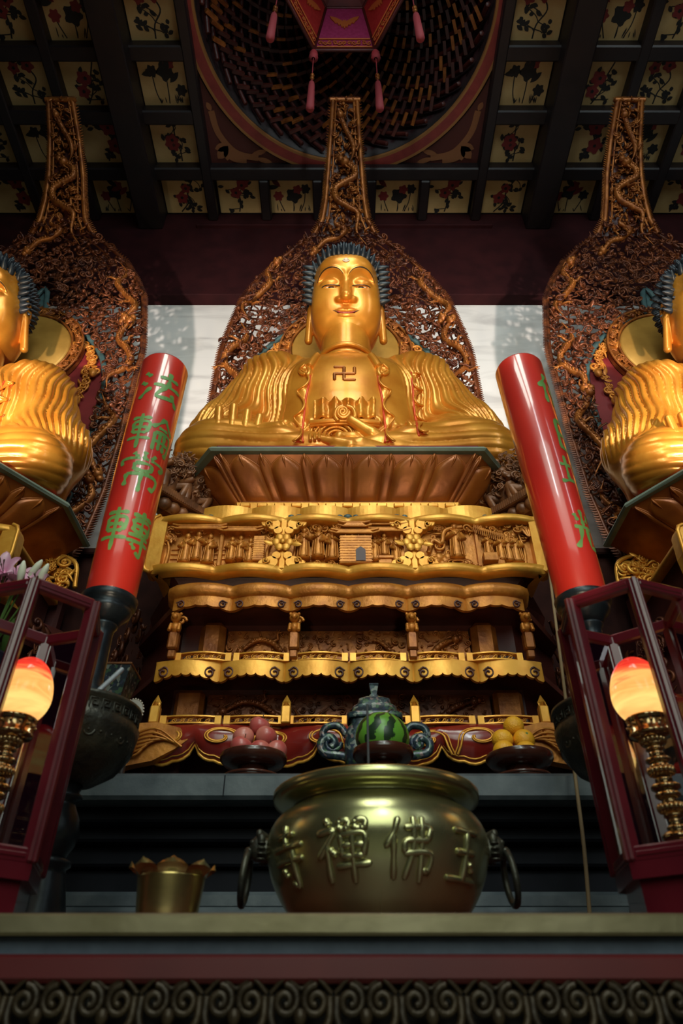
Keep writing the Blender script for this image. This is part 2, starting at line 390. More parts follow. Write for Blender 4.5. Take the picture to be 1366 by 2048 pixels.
def dragon(b, path, r=.03, mat=0, k=8, head=True):
    P = smooth_path(path, 9); n = len(P); t = np.linspace(0, 1, n)
    rad = r * np.minimum(1, np.minimum((t + .05) * 6, (1.02 - t) * 3)) * (1 + .12 * np.sin(np.arange(n) * 2.4))
    b.tube(P, rad, k, mat)
    T = np.gradient(P, axis=0); T /= np.linalg.norm(T, axis=1)[:, None] + 1e-9
    for i in range(2, n - 2, 2):                       # dorsal fins
        q = P[i] + np.array((0, -rad[i] * .9, 0)); b.ell(q, (rad[i] * .45, rad[i] * .5, rad[i] * .45), 5, 3, mat)
    if head:
        h = P[0]; d = -T[0]
        b.ell(h, r * 1.5, 8, 6, mat); b.ell(h + d * r * 1.6, r * 1.0, 8, 5, mat)
        for sx in (-1, 1):
            nrm = np.array((-d[2], 0, d[0])) * sx
            b.tube([h + nrm * r * .6, h + nrm * r * 1.5 - d * r * 1.2, h + nrm * r * 1.3 - d * r * 2.8], [r * .45, r * .35, .002], 5, mat)
            b.ell(h + nrm * r * .7 + np.array((0, -r * 1.2, 0)), r * .4, 6, 4, mat)
    for i in (n // 3, 2 * n // 3):                     # legs with claws
        nrm = np.array((-T[i][2], 0, T[i][0])); e = P[i] + nrm * r * 3.2 + np.array((0, -r, 0))
        b.tube([P[i], P[i] + nrm * r * 2 + T[i] * r, e], [r * .7, r * .55, r * .4], 6, mat)
        for a in (-.7, 0, .7):
            dv = nrm * math.cos(a) + T[i] * math.sin(a); b.tube([e, e + dv * r * 1.4], [r * .3, .002], 4, mat)
# ================================================================== THE SETTING
H = 8.28
YW = 4.62; YL = 4.52; ZL = zY(595, YL)
b = MB(); b.box((0, 1.5, -.975), (14, 12, .05)); tag(b.build('floor', M['floor']), kind='structure')
b = MB(); b.box((0, YW + .1, 3.85), (14, .2, 9.6)); tag(b.build('wall_back', M['marble']), kind='structure')
# dark red lintel over the marble
b = MB(); b.box((0, YL + .05, (ZL + H) / 2), (14, .1, H - ZL), 0); zz = zY(458, YL)
b.box((0, YL - .02, zz + .03), (3.66, .06, .035), 0, bev=.01)
b.box((0, YL - .015, ZL + .07), (14, .05, .14), 0, bev=.01)
lint = tag(b.build('trim_1', M['beam']), kind='structure')
# ceiling: joists, painted boards, dome
ROOT_C = None
RD = 1.675; YC = 2.317
b = MB()
pitchy = .627; rows = [YL - .02 - i * pitchy for i in range(8)]          # far edge of each board
pw, pl = .53, .475
cols = [0, .65, -.65, 1.29, -1.29, 1.965, -1.965, 2.80, -2.80, 3.45, -3.45, 4.10, -4.10, 4.75, -4.75, 5.4, -5.4]
def in_sq(x, y): return abs(x) < 1.65 and y < 4.0
# the board deck above the joists, with the round opening cut out (ring of quads to a square frame)
n = 96
ang = np.arange(n) * 2 * PI / n
def sqr(a, hx, hy0, hy1):
    c, s_ = math.cos(a), math.sin(a); hy = hy1 if s_ > 0 else hy0
    t = min(hx / abs(c) if abs(c) > 1e-6 else 1e9, hy / s_ if abs(s_) > 1e-6 else 1e9); return c * t, s_ * t
inner = [(RD * math.cos(a), YC + RD * math.sin(a)) for a in ang]
outer = [(lambda q: (q[0], YC + q[1]))(sqr(a, 7, -6.8, YW - YC)) for a in ang]
Pm = np.array([[(x, y, H + .04) for x, y in inner], [(x, y, H + .04) for x, y in outer]])
b.grid(Pm, 0, False, closev=True)
ceil = tag(b.build('ceiling', M['coffer']), kind='structure')
# joists
b = MB()
xs_edge = [.325, .97, 1.64, 2.29, 3.125, 3.775, 4.425, 5.075]
for x in xs_edge:
    for sx in (-1, 1):
        w = .30 if abs(x - 2.35) < .1 else .12
        xx = 2.39 if w == .30 else x
        if x < 1.6: b.box((sx * xx, (YL + 4.02) / 2, H - .06), (w, YL - 4.02, .20), 0, bev=.015)
        else: b.box((sx * xx, YL / 2 - 1, H - (.16 if w == .3 else .06)), (w, YL + 2, .40 if w == .3 else .20), 0, bev=.015)
for i, r_ in enumerate(rows):
    yb = r_ - pl - (pitchy - pl) / 2
    if i == 0: b.box((0, yb, H - .055), (11, pitchy - pl, .19), 0, bev=.015)
    else:
        for sx in (-1, 1): b.box((sx * (1.64 + 5.5) / 2, yb, H - .055), (5.5 - 1.64, pitchy - pl, .19), 0, bev=.015)
b.build('joists', M['coffer'], ceil)
# painted boards, each with its own plant
def leafpoly(b, x, y, a, L, w, mt, z):
    pts = []
    for t in np.linspace(0, 1, 6): pts.append((t * L, w * math.sin(PI * t) ** .8))
    for t in np.linspace(1, 0, 6)[1:-1]: pts.append((t * L, -w * math.sin(PI * t) ** .8))
    ca, sa = math.cos(a), math.sin(a)
    b.poly([(x + px * ca - py * sa, y + px * sa + py * ca, z) for px, py in pts][::-1], mt)
def blob(b, x, y, r, mt, z, rg, lobes=7):
    ph = rg.random() * 6; pts = []
    for i in range(22):
        a = i * 2 * PI / 22; rr = r * (1 + .18 * math.sin(lobes * a + ph)); pts.append((x + rr * math.cos(a), y + rr * math.sin(a), z))
    b.poly(pts[::-1], mt)
def ribbon(b, pts, w, mt, z):
    P = smooth_path([(p[0], p[1], 0) for p in pts], 5); T = np.gradient(P, axis=0); T /= np.linalg.norm(T, axis=1)[:, None] + 1e-9
    N = np.stack([-T[:, 1], T[:, 0], T[:, 2]], -1) * w
    G = np.stack([P + N, P - N], 0); G[:, :, 2] = z; b.grid(G[::-1] if False else G, mt, False)
def board(w, l, seed):
    rg = random.Random(seed); b = MB(); b.box((0, 0, .012), (w, l, .024), 0)
    z = -.0015; kind = seed % 3
    # local y: + is far (bottom of the picture seen from below)
    if kind == 0:      # lotus pond
        for k in range(3):
            x = (-.28 + .28 * k + rg.uniform(-.05, .05)) * w; y = rg.uniform(-.22, .18) * l
            ribbon(b, [(x * .6, .46 * l, 0), (x * .9, .2 * l, 0), (x, y, 0)], .006, 1, z - .0005)
            if k == 1: blob(b, x, y, .17 * w, 1, z - .001, rg, 5); blob(b, x + .05, y - .16 * l, .10 * w, 2, z - .002, rg, 5)
            else: blob(b, x, y, .11 * w, rg.choice((1, 2)), z - .001, rg, 6)
        for k in range(9): leafpoly(b, rg.uniform(-.45, .45) * w, .46 * l, -PI / 2 + rg.uniform(-.5, .5), rg.uniform(.08, .24) * l, .006, 1, z - .0015)
        for k in range(3): leafpoly(b, rg.uniform(-.4, .4) * w, -.2 * l, rg.uniform(0, 6), .15, .03, rg.choice((1, 2)), z - .0025)
    else:              # flowering branch
        main = [(rg.uniform(-.2, .2) * w, .47 * l), (rg.uniform(-.12, .12) * w, .2 * l), (rg.uniform(-.2, .2) * w, -.08 * l), (rg.uniform(-.25, .25) * w, -.40 * l)]
        ribbon(b, main, .008, 1, z - .0003); zi = z - .0006
        P = smooth_path([(p[0], p[1], 0) for p in main], 6); tips = []
        for k in range(9):
            q = P[rg.randrange(2, len(P))]; a = rg.uniform(0, 2 * PI); L = rg.uniform(.16, .36) * l
            e = (max(-.42 * w, min(.42 * w, q[0] + L * math.cos(a))), max(-.42 * l, min(.4 * l, q[1] + L * math.sin(a))))
            ribbon(b, [(q[0], q[1]), ((q[0] + e[0]) / 2 + .02, (q[1] + e[1]) / 2), e], .005, 1, zi); tips.append(e); zi -= .0001
        for e in tips:
            for k in range(3 if kind == 1 else 4):
                leafpoly(b, max(-.4 * w, min(.4 * w, e[0] + rg.uniform(-.05, .05))), max(-.4 * l, min(.38 * l, e[1] + rg.uniform(-.05, .05))), rg.uniform(0, 2 * PI), rg.uniform(.05, .085), .021, 1, zi); zi -= .0001
        for k in range(3 if kind == 1 else 2):
            e = tips[k]; blob(b, max(-.36 * w, min(.36 * w, e[0] * .8)), max(-.36 * l, min(.34 * l, e[1] * .8)), rg.uniform(.055, .085), 2, zi - .001, rg, 5); zi -= .0006
            blob(b, max(-.36 * w, min(.36 * w, e[0] * .8)), max(-.36 * l, min(.34 * l, e[1] * .8)), .018, 1, zi - .001, rg, 5)
    return b
boards = [board(pw, pl, 11 + s) for s in range(9)]
bm = [b_.mesh('painted_board', [M['cream'], M['leaf_black'], M['petal_red']]) for b_ in boards]
k = 0
for i, r_ in enumerate(rows[:6]):
    for j, x in enumerate(cols):
        if i > 0 and abs(x) < 1.7: continue
        if abs(x) > 2.2 + .9 * 3.6 : continue
        if abs(abs(x) - 1.965) < .01 and i == 0: pass
        o = bpy.data.objects.new('painted_board', bm[(i * 5 + j * 7 + (j // 2) * 2) % 9]); C.objects.link(o); o.parent = ceil
        o.location = (x, r_ - pl / 2, H + .0)
        k += 1
# dome ring, spandrels
b = MB()
for r0, r1, m_ in ((RD, RD - .03, 1), (RD - .03, RD - .13, 0), (RD - .13, RD - .155, 1)):
    prof = [(r0, H - .005), (r0, H - .05), (r1, H - .05), (r1, H - .005)]
    b.lathe(prof, 96, (0, YC, 0), m_, smooth=False)
b.build('dome_ring', [M['ring_red'], M['ring_gold']], ceil)
for sx in (-1, 1):
  for sy in (-1, 1):
    b = MB(); x1, y1 = 1.60, 1.60
    arc = []
    a0, a1 = math.radians(16), math.radians(74)
    for t in np.linspace(0, 1, 20):
        a = a0 + (a1 - a0) * t; arc.append((1.70 * math.cos(a), 1.70 * math.sin(a)))
    ol = [(x1, arc[0][1])] + arc[:] + [(arc[-1][0], y1), (x1, y1)]
    ol = [(min(x1, p[0]), min(y1, p[1])) for p in ol]
    pts = [(sx * p[0], YC + sy * p[1], H - .012) for p in ol]
    b.poly(pts if sx * sy < 0 else pts[::-1], 0)
    tb = [(sx * p[0], YC + sy * p[1], H - .016) for p in ol]; b.tube(tb + [tb[0]], .014, 5, 1, caps=False)
    # phoenix painted across the corner
    zc = H - .02
    def q(u, v): return (sx * u, YC + sy * v)
    ribbon(b, [q(1.02, 1.50), q(1.22, 1.46), q(1.34, 1.38), q(1.46, 1.20), q(1.50, .98)], .035, 2, zc)
    ribbon(b, [q(1.16, 1.52), q(1.30, 1.50), q(1.42, 1.42)], .04, 2, zc - .001)
    for (u, v, a, L, w_) in ((1.36, 1.36, .2, .16, .05), (1.36, 1.36, .8, .2, .06), (1.36, 1.36, 1.4, .17, .05), (1.5, .98, -1.2, .1, .03), (1.05, 1.5, 2.9, .2, .03), (1.1, 1.46, 3.4, .2, .03)):
        leafpoly(b, sx * u, YC + sy * v, math.atan2(sy * math.sin(a), sx * math.cos(a)), L, w_, 2, zc - .002)
    b.build('corner_spandrel', [M['spandrel'], M['ring_gold'], M['phoenix']], ceil)
# dome shell with swirling brackets
b = MB(); prof = [(RD - .15, H)]
for t in np.linspace(0, 1, 10): prof.append(((RD - .16) * math.cos(t * PI / 2 * .93), H + 2.2 * math.sin(t * PI / 2)))
b.lathe(prof, 64, (0, YC, 0)); b.build('dome_shell', M['wood_black'], ceil)
b = MB(); rg = random.Random(4)
NA = 36
for a in range(NA):
    pts = []
    for t in np.linspace(0, 1, 24):
        rr = (RD - .22) * math.cos(t * PI / 2 * .86); zz_ = H + .05 + 2.0 * math.sin(t * PI / 2 * .9); an = a * 2 * PI / NA + t * 1.9
        pts.append((rr * math.cos(an), YC + rr * math.sin(an), zz_))
    b.tube(pts, [.028] * 24, 5, 0)
    for i in range(1, 22):
        p = pts[i]; qn = pts[i + 1]; an = math.atan2(p[1] - YC, p[0]); rr_ = math.hypot(p[0], p[1] - YC)
        sc_ = max(.35, rr_ / RD)
        b.box((0, 0, 0), (.17 * sc_, .035, .05 * sc_), 1 if rg.random() < .3 else 0, M=Matrix.Translation((p[0] * .96, YC + (p[1] - YC) * .96, p[2])) @ Matrix.Rotation(an + .9, 4, 'Z') @ Matrix.Rotation(.35, 4, 'Y'))
b.build('bracket_swirl', [M['wood_dark'], M['gold_old']], ceil)

# ================================================================== HANGING CANOPY
CZ = 8.93; ca_ = .70
can = thing('hanging_canopy', 'hexagonal magenta and red silk canopy with bat motifs hanging in the ceiling dome', 'canopy', (0, YC, CZ))
def hexv(r, z, k): a = PI / 6 * 0 + k * PI / 3; return np.array((r * math.cos(a), r * math.sin(a), z))
def bat(sc=1.0):
    b = MB(); half = [(0, .32), (.08, .42), (.12, .28), (.35, .46), (.62, .62), (1.0, .72), (.88, .45), (.72, .28), (.66, .12), (.48, .14), (.40, -.08), (.26, 0), (.20, -.28), (.08, -.18), (0, -.42)]
    ol = half + [(-x, z) for x, z in half[::-1][1:-1]]
    b.prism([(x * sc, z * sc) for x, z in ol], -.006, .006); return b
for k in range(6):
    p0, p1 = hexv(ca_, 0, k), hexv(ca_, 0, k + 1); t0, t1 = hexv(ca_ * .62, .62, k), hexv(ca_ * .62, .62, k + 1)
    b = MB(); b.poly([p0, p1, t1, t0], 0); 
    ins = lambda u, v: (p0 * (1 - u) + p1 * u) * (1 - v) + (t0 * (1 - u) + t1 * u) * v
    nrm = np.cross(p1 - p0, t0 - p0); nrm /= np.linalg.norm(nrm); inn = -nrm * .012
    # border scrolls and bat, on the inside face
    for v in (.06, .24):
        b.tube([ins(.04, v) + inn, ins(.96, v) + inn], .010, 4, 1)
    for i in range(11):
        c_ = ins(.08 + .084 * i, .15) + inn; ex = (p1 - p0) / np.linalg.norm(p1 - p0); ez = np.cross(nrm, ex)
        sp = spiral_pts(1.2, .032, .006, 10, i, 1 if i % 2 else -1); b.tube([c_ + ex * q_[0] + ez * q_[2] for q_ in sp], .007, 4, 1)
    ex = (p1 - p0) / np.linalg.norm(p1 - p0); ez = (t0 + t1 - p0 - p1); ez /= np.linalg.norm(ez); c_ = ins(.5, .58) + inn
    mm = np.eye(4); mm[:3, 0] = ex; mm[:3, 1] = -nrm; mm[:3, 2] = ez; mm[:3, 3] = c_
    b.merge(bat(.17), mm, 1)
    b.build('silk_panel', [M['silk'] if k % 2 else M['silk_red'], M['silk_gold']], can)
    # corner tassel
    b = MB(); b.tube([p0 + np.array((0, 0, .02)), p0 - np.array((0, 0, .06))], .012, 6)
    pr = [(0, 0), (.035, -.01), (.05, -.07), (.045, -.12), (.055, -.17), (.02, -.2)]
    b.lathe([(r_, z_ - .05) for r_, z_ in pr], 10, p0)
    b.tube([p0 - np.array((0, 0, .2)), p0 - np.array((0, 0, .95))], .006, 5)
    for zz_ in (.72, .80): b.ell(p0 - np.array((0, 0, zz_)), .026, 8, 6, 1)
    b.lathe([(0, -.9), (.03, -.93), (.035, -1.0), (.042, -1.55), (.0, -1.56)], 10, p0)
    b.build('tassel', [M['tassel'], M['gold_old']], can)
b = MB()
for k in range(6):
    b.tube([hexv(ca_, 0, k), hexv(ca_, 0, k + 1)], .022, 6); b.tube([hexv(ca_, 0, k), hexv(ca_ * .62, .62, k)], .018, 6); b.tube([hexv(ca_ * .62, .62, k), hexv(ca_ * .62, .62, k + 1)], .018, 6)
    b.poly([hexv(ca_ * .62, .62, k), hexv(ca_ * .62, .62, k + 1), (0, 0, .70)], 0)
b.tube([(0, 0, .68), (0, 0, 1.52)], .02, 6)
b.build('frame', M['wood_dark'], can)
# ================================================================== STATUE (one model, copied for the three seats)
def smin(a, b, k):
    h = np.clip(.5 + .5 * (b - a) / k, 0, 1); return b * (1 - h) + a * h - k * h * (1 - h)
def smax(a, b, k): return -smin(-a, -b, k)
def s_ell(p, c, r, pw_=2.0):
    q = [(p[i] - c[i]) / r[i] for i in range(3)]
    if pw_ == 2: k0 = np.sqrt(q[0] ** 2 + q[1] ** 2 + q[2] ** 2)
    else: k0 = (np.abs(q[0]) ** pw_ + np.abs(q[1]) ** pw_ + np.abs(q[2]) ** pw_) ** (1 / pw_)
    k1 = np.sqrt(sum((q[i] / r[i]) ** 2 for i in range(3))) + 1e-6
    if pw_ == 2: return k0 * (k0 - 1) / k1
    return (k0 - 1) * min(r)
def s_cap(p, a, b, r0, r1=None):
    r1 = r0 if r1 is None else r1
    ab = [b[i] - a[i] for i in range(3)]; L = sum(x * x for x in ab)
    t = np.clip(((p[0] - a[0]) * ab[0] + (p[1] - a[1]) * ab[1] + (p[2] - a[2]) * ab[2]) / L, 0, 1)
    return np.sqrt(sum((p[i] - a[i] - t * ab[i]) ** 2 for i in range(3))) - (r0 + (r1 - r0) * t)
def surface_nets(fn, lo, hi, h):
    nx, ny, nz = [int(math.ceil((hi[i] - lo[i]) / h)) + 1 for i in range(3)]
    X = (lo[0] + h * np.arange(nx))[:, None, None]; Y = (lo[1] + h * np.arange(ny))[None, :, None]; Z = (lo[2] + h * np.arange(nz))[None, None, :]
    D = np.empty((nx, ny, nz), np.float32)
    for i0 in range(0, nx, 24):
        D[i0:i0 + 24] = fn((X[i0:i0 + 24] + 0 * Y + 0 * Z, Y + 0 * X[i0:i0 + 24] + 0 * Z, Z + 0 * X[i0:i0 + 24] + 0 * Y))
    c = (nx - 1, ny - 1, nz - 1); acc = np.zeros((*c, 3), np.float32); cnt = np.zeros(c, np.int16)
    for ax in range(3):
        o1, o2 = [a for a in range(3) if a != ax]
        for u in (0, 1):
            for v in (0, 1):
                sl0 = [slice(0, c[i]) for i in range(3)]; sl1 = list(sl0)
                sl0[o1] = slice(u, u + c[o1]); sl0[o2] = slice(v, v + c[o2]); sl1[o1] = sl0[o1]; sl1[o2] = sl0[o2]; sl1[ax] = slice(1, 1 + c[ax])
                d0, d1 = D[tuple(sl0)], D[tuple(sl1)]; m = (d0 < 0) != (d1 < 0)
                t = np.where(m, d0 / np.where(m, d0 - d1, 1), 0)
                acc[..., ax] += np.where(m, t, 0); acc[..., o1] += np.where(m, u, 0); acc[..., o2] += np.where(m, v, 0); cnt += m
    act = cnt > 0; idx = -np.ones(c, np.int64); idx[act] = np.arange(act.sum())
    ii = np.argwhere(act); V = (ii + acc[act] / cnt[act][:, None]) * h + np.array(lo)
    faces = []
    for ax in range(3):
        o1, o2 = [(1, 2), (2, 0), (0, 1)][ax]
        sl0 = [slice(1, -1)] * 3; sl0[ax] = slice(0, -1); sl1 = list(sl0); sl1[ax] = slice(1, None)
        d0, d1 = D[tuple(sl0)], D[tuple(sl1)]
        for sgn in (0, 1):
            m = (d0 < 0) & (d1 >= 0) if sgn == 0 else (d0 >= 0) & (d1 < 0)
            e = np.argwhere(m)
            if not len(e): continue
            off = np.ones(3, int); off[ax] = 0; e = e + off
            def at(du, dv):
                q = e.copy(); q[:, o1] -= du; q[:, o2] -= dv; return idx[q[:, 0], q[:, 1], q[:, 2]]
            f = np.stack([at(1, 1), at(0, 1), at(0, 0), at(1, 0)], -1)
            faces.append(f if sgn == 0 else f[:, ::-1])
    return V, np.concatenate(faces)
def normals(V, Fc):
    n = np.zeros_like(V); fn = np.cross(V[Fc[:, 2]] - V[Fc[:, 0]], V[Fc[:, 3]] - V[Fc[:, 1]])
    for k in range(4): np.add.at(n, Fc[:, k], fn)
    return n / (np.linalg.norm(n, axis=1)[:, None] + 1e-12)

SY, SZ = 3.42, zY(897, 2.84) + .06            # seat centre in the world for the middle statue
def body_sdf(p):
    x, y, z = p; ax = np.abs(x); q = (ax, y, z)
    d = s_ell(p, (0, -.03, .55), (.54, .40, .62))
    d = smin(d, s_ell(p, (0, -.03, .90), (.58, .345, .34)), .16)
    d = smin(d, s_cap(q, (0, .08, 1.08), (.50, .05, 1.15), .22, .25), .12)
    d = smin(d, s_cap(q, (.56, .04, 1.10), (.80, -.02, .52), .25, .25), .12)          # upper arm in its sleeve
    d = smin(d, s_cap(q, (.80, -.02, .52), (.70, -.20, .30), .25, .20), .12)
    d = smin(d, s_cap(q, (.72, -.10, .36), (.40, -.36, .20), .16, .12), .10)          # forearm
    d = smin(d, s_cap(q, (.35, .0, .15), (.84, -.22, .19), .26, .225), .10)           # thigh and knee
    d = smin(d, s_cap(q, (.86, -.24, .18), (.20, -.40, .07), .215, .13), .08)         # shin
    d = smin(d, s_cap(q, (.3, -.38, .04), (0, -.42, .03), .12, .10), .06)
    d = smin(d, s_ell(p, (0, .12, .22), (.72, .42, .30)), .12)
    d = smin(d, s_cap(p, (0, -.01, 1.20), (0, -.08, 1.62), .205, .18), .07)             # neck
    d = smin(d, s_cap(q, (.80, .06, .50), (.82, .20, .10), .17, .08), .08)               # hanging sleeve
    d = smin(d, s_cap(q, (.62, .16, .22), (.70, .30, .02), .20, .16), .08)
    d = smax(d, -z - .0, .03)
    return d
def fold_disp(V, N):
    x, y, z = V.T; ax = np.abs(x)
    # sleeves and shoulders: long vertical folds
    s = ax * 1.0 + y * .9 + .05 * np.sin(z * 6.0 + ax * 4) + .02 * np.sin(z * 13)
    ph = s * 2 * PI / .064
    ridge = 1 - np.abs(np.sin(ph * .5)) ** .8
    ridge2 = np.sin(ph) * .5 + .25 * np.sin(ph * .5 + 1.0)
    lap = .30 + .12 * np.clip((1.25 - z) / .8, 0, 1)           # half width of the open front
    m1 = np.clip((ax - lap) / .05, 0, 1) * np.clip((1.36 - z) / .12, 0, 1) * np.clip((z - .40) / .1, 0, 1)
    # legs: folds along the shin
    rr = z * 1.0 - y * .55 + .05 * np.sin(ax * 5) + .10 * ax
    ph2 = rr * 2 * PI / .072
    m2 = np.clip((.40 - z) / .06, 0, 1) * np.clip((-y + .05) / .1, 0, 1) * np.clip((ax - .26) / .1, 0, 1)
    m2 = m2 * (.35 + .65 * np.clip(1 - np.abs(ax - .62) / .38, 0, 1))
    # belly under the sash
    ph3 = (x + .03 * np.sin(z * 30)) * 2 * PI / .055
    m3 = np.clip((lap - ax) / .04, 0, 1) * np.clip((.40 - z) / .04, 0, 1) * np.clip((z - .20) / .04, 0, 1) * np.clip(-y / .1, 0, 1)
    return m1 * (.026 * (np.abs(np.sin(ph * .5)) ** .75 - .62) + .006 * np.sin(ph * .25 + 1)) + m2 * (.017 * (np.abs(np.sin(ph2 * .5)) ** .75 - .62) + .004 * np.sin(ph2 * .5)) + m3 * .012 * np.sin(ph3)
HEADM = Matrix.Translation((0, -.13, 1.925)) @ Matrix.Rotation(math.radians(28), 4, 'X') @ Matrix.Diagonal((.93, .93, .95, 1))     # + tilts the face down/forward
HM = np.array(HEADM); HI = np.array(HEADM.inverted())
def head_local(p):                 # head at y forward = -
    x, y, z = p; ax = np.abs(x); q = (ax, y, z)
    d = s_ell(p, (0, .03, .10), (.283, .31, .33), 2.5)
    d = smin(d, s_ell(p, (0, -.05, -.13), (.286, .245, .30), 3.1), .06)
    d = smin(d, s_ell(q, (.13, -.17, -.15), (.13, .115, .15)), .08)          # cheeks
    d = smin(d, s_ell(p, (0, -.235, -.33), (.105, .07, .07)), .07)           # chin
    d = smin(d, s_ell(p, (0, -.02, -.36), (.20, .20, .10)), .08)             # under the jaw
    d = smin(d, s_ell(p, (0, -.22, .20), (.2, .09, .12)), .08)
    # brow ridge and sockets
    arc = np.sqrt(((ax - .125) / 1.0) ** 2 + ((z - .055) / .95) ** 2)
    d = d + .016 * np.exp(-((arc - .060) / .035) ** 2) * (z > .02) * (y < 0) * np.clip((z - .03) / .03, 0, 1)
    d = d - .012 * np.exp(-((arc - .118) / .022) ** 2) * np.clip((z - .06) / .04, 0, 1) * (y < 0)
    d = smax(d, -s_ell(q, (.125, -.345, .045), (.085, .06, .04)), .03)
    d = smin(d, s_ell(q, (.125, -.235, .050), (.088, .062, .050)), .015)       # upper lid over the eyeball
    d = smin(d, s_ell(q, (.125, -.235, .010), (.082, .050, .035)), .012)       # lower lid
    d = smax(d, -s_ell(q, (.127, -.305, .014), (.066, .05, .0085)), .004)      # the narrow opening
    # nose
    d = smin(d, s_cap(p, (0, -.265, .10), (0, -.340, -.085), .024, .044), .035)
    d = smin(d, s_ell(p, (0, -.340, -.098), (.046, .046, .038)), .02)
    d = smin(d, s_ell(q, (.056, -.308, -.108), (.032, .042, .030)), .014)
    d = smax(d, -s_ell(q, (.030, -.340, -.142), (.015, .020, .014)), .006)
    # mouth
    d = smin(d, s_ell(p, (0, -.255, -.215), (.13, .05, .07)), .04)
    d = smin(d, s_ell(q, (.028, -.300, -.199), (.062, .028, .018)), .008)
    d = smin(d, s_ell(p, (0, -.296, -.241), (.068, .028, .019)), .010)
    d = smax(d, -s_cap(q, (0, -.335, -.219), (.080, -.295, -.212), .003, .003), .003)
    d = smax(d, -s_cap(p, (0, -.335, -.150), (0, -.325, -.180), .008), .012)
    # crease under the chin
    d = d + .006 * np.exp(-((np.sqrt(ax ** 2 + ((z + .30) * 1.0) ** 2) - .125) / .010) ** 2) * (z < -.36) * (y < -.1)
    # ears with long lobes
    e = s_ell(q, (.292, .03, .02), (.030, .07, .12))
    e = smin(e, s_cap(q, (.300, -.005, -.06), (.318, -.02, -.33), .030, .034), .03)
    e = smax(e, -s_ell(q, (.325, .01, .03), (.02, .035, .07)), .01)
    return smin(d, e, .012)
def neck_rings(d, p): return d
def rays_hit(fn, o, dirs, n=160, tmax=9):
    t = np.full(len(dirs), 2.5)
    for _ in range(n):
        P = o[None, :] + dirs * t[:, None]; d = fn((P[:, 0], P[:, 1], P[:, 2])); t = t + np.clip(d * .7, -.05, .2)
    return o[None, :] + dirs * t[:, None]
O_ST = np.array((CX, -SY, -SZ))    # the photograph's viewpoint, in the statue's own space
def on_body(pts, lift=.0, shift=5):
    dr = np.array([ray(px, py) for px, py in pts]); dr /= np.linalg.norm(dr, axis=1)[:, None]
    P = rays_hit(body_sdf, O_ST, dr)
    return P - dr * lift

def hand_parts(b, finger_list, palm):
    fn_list = finger_list
    def fn(p):
        d = s_ell(p, *palm)
        for ch in fn_list:
            dd = None
            for a, c_, r0, r1 in ch:
                e = s_cap(p, a, c_, r0, r1); dd = e if dd is None else smin(dd, e, .012)
            d = smin(d, dd, .018)
        return d
    pts = np.array([q for ch in fn_list for s_ in ch for q in (s_[0], s_[1])] + [palm[0]])
    V, Fc = surface_nets(fn, pts.min(0) - .2, pts.max(0) + .2, .0085); b.add(V, Fc)

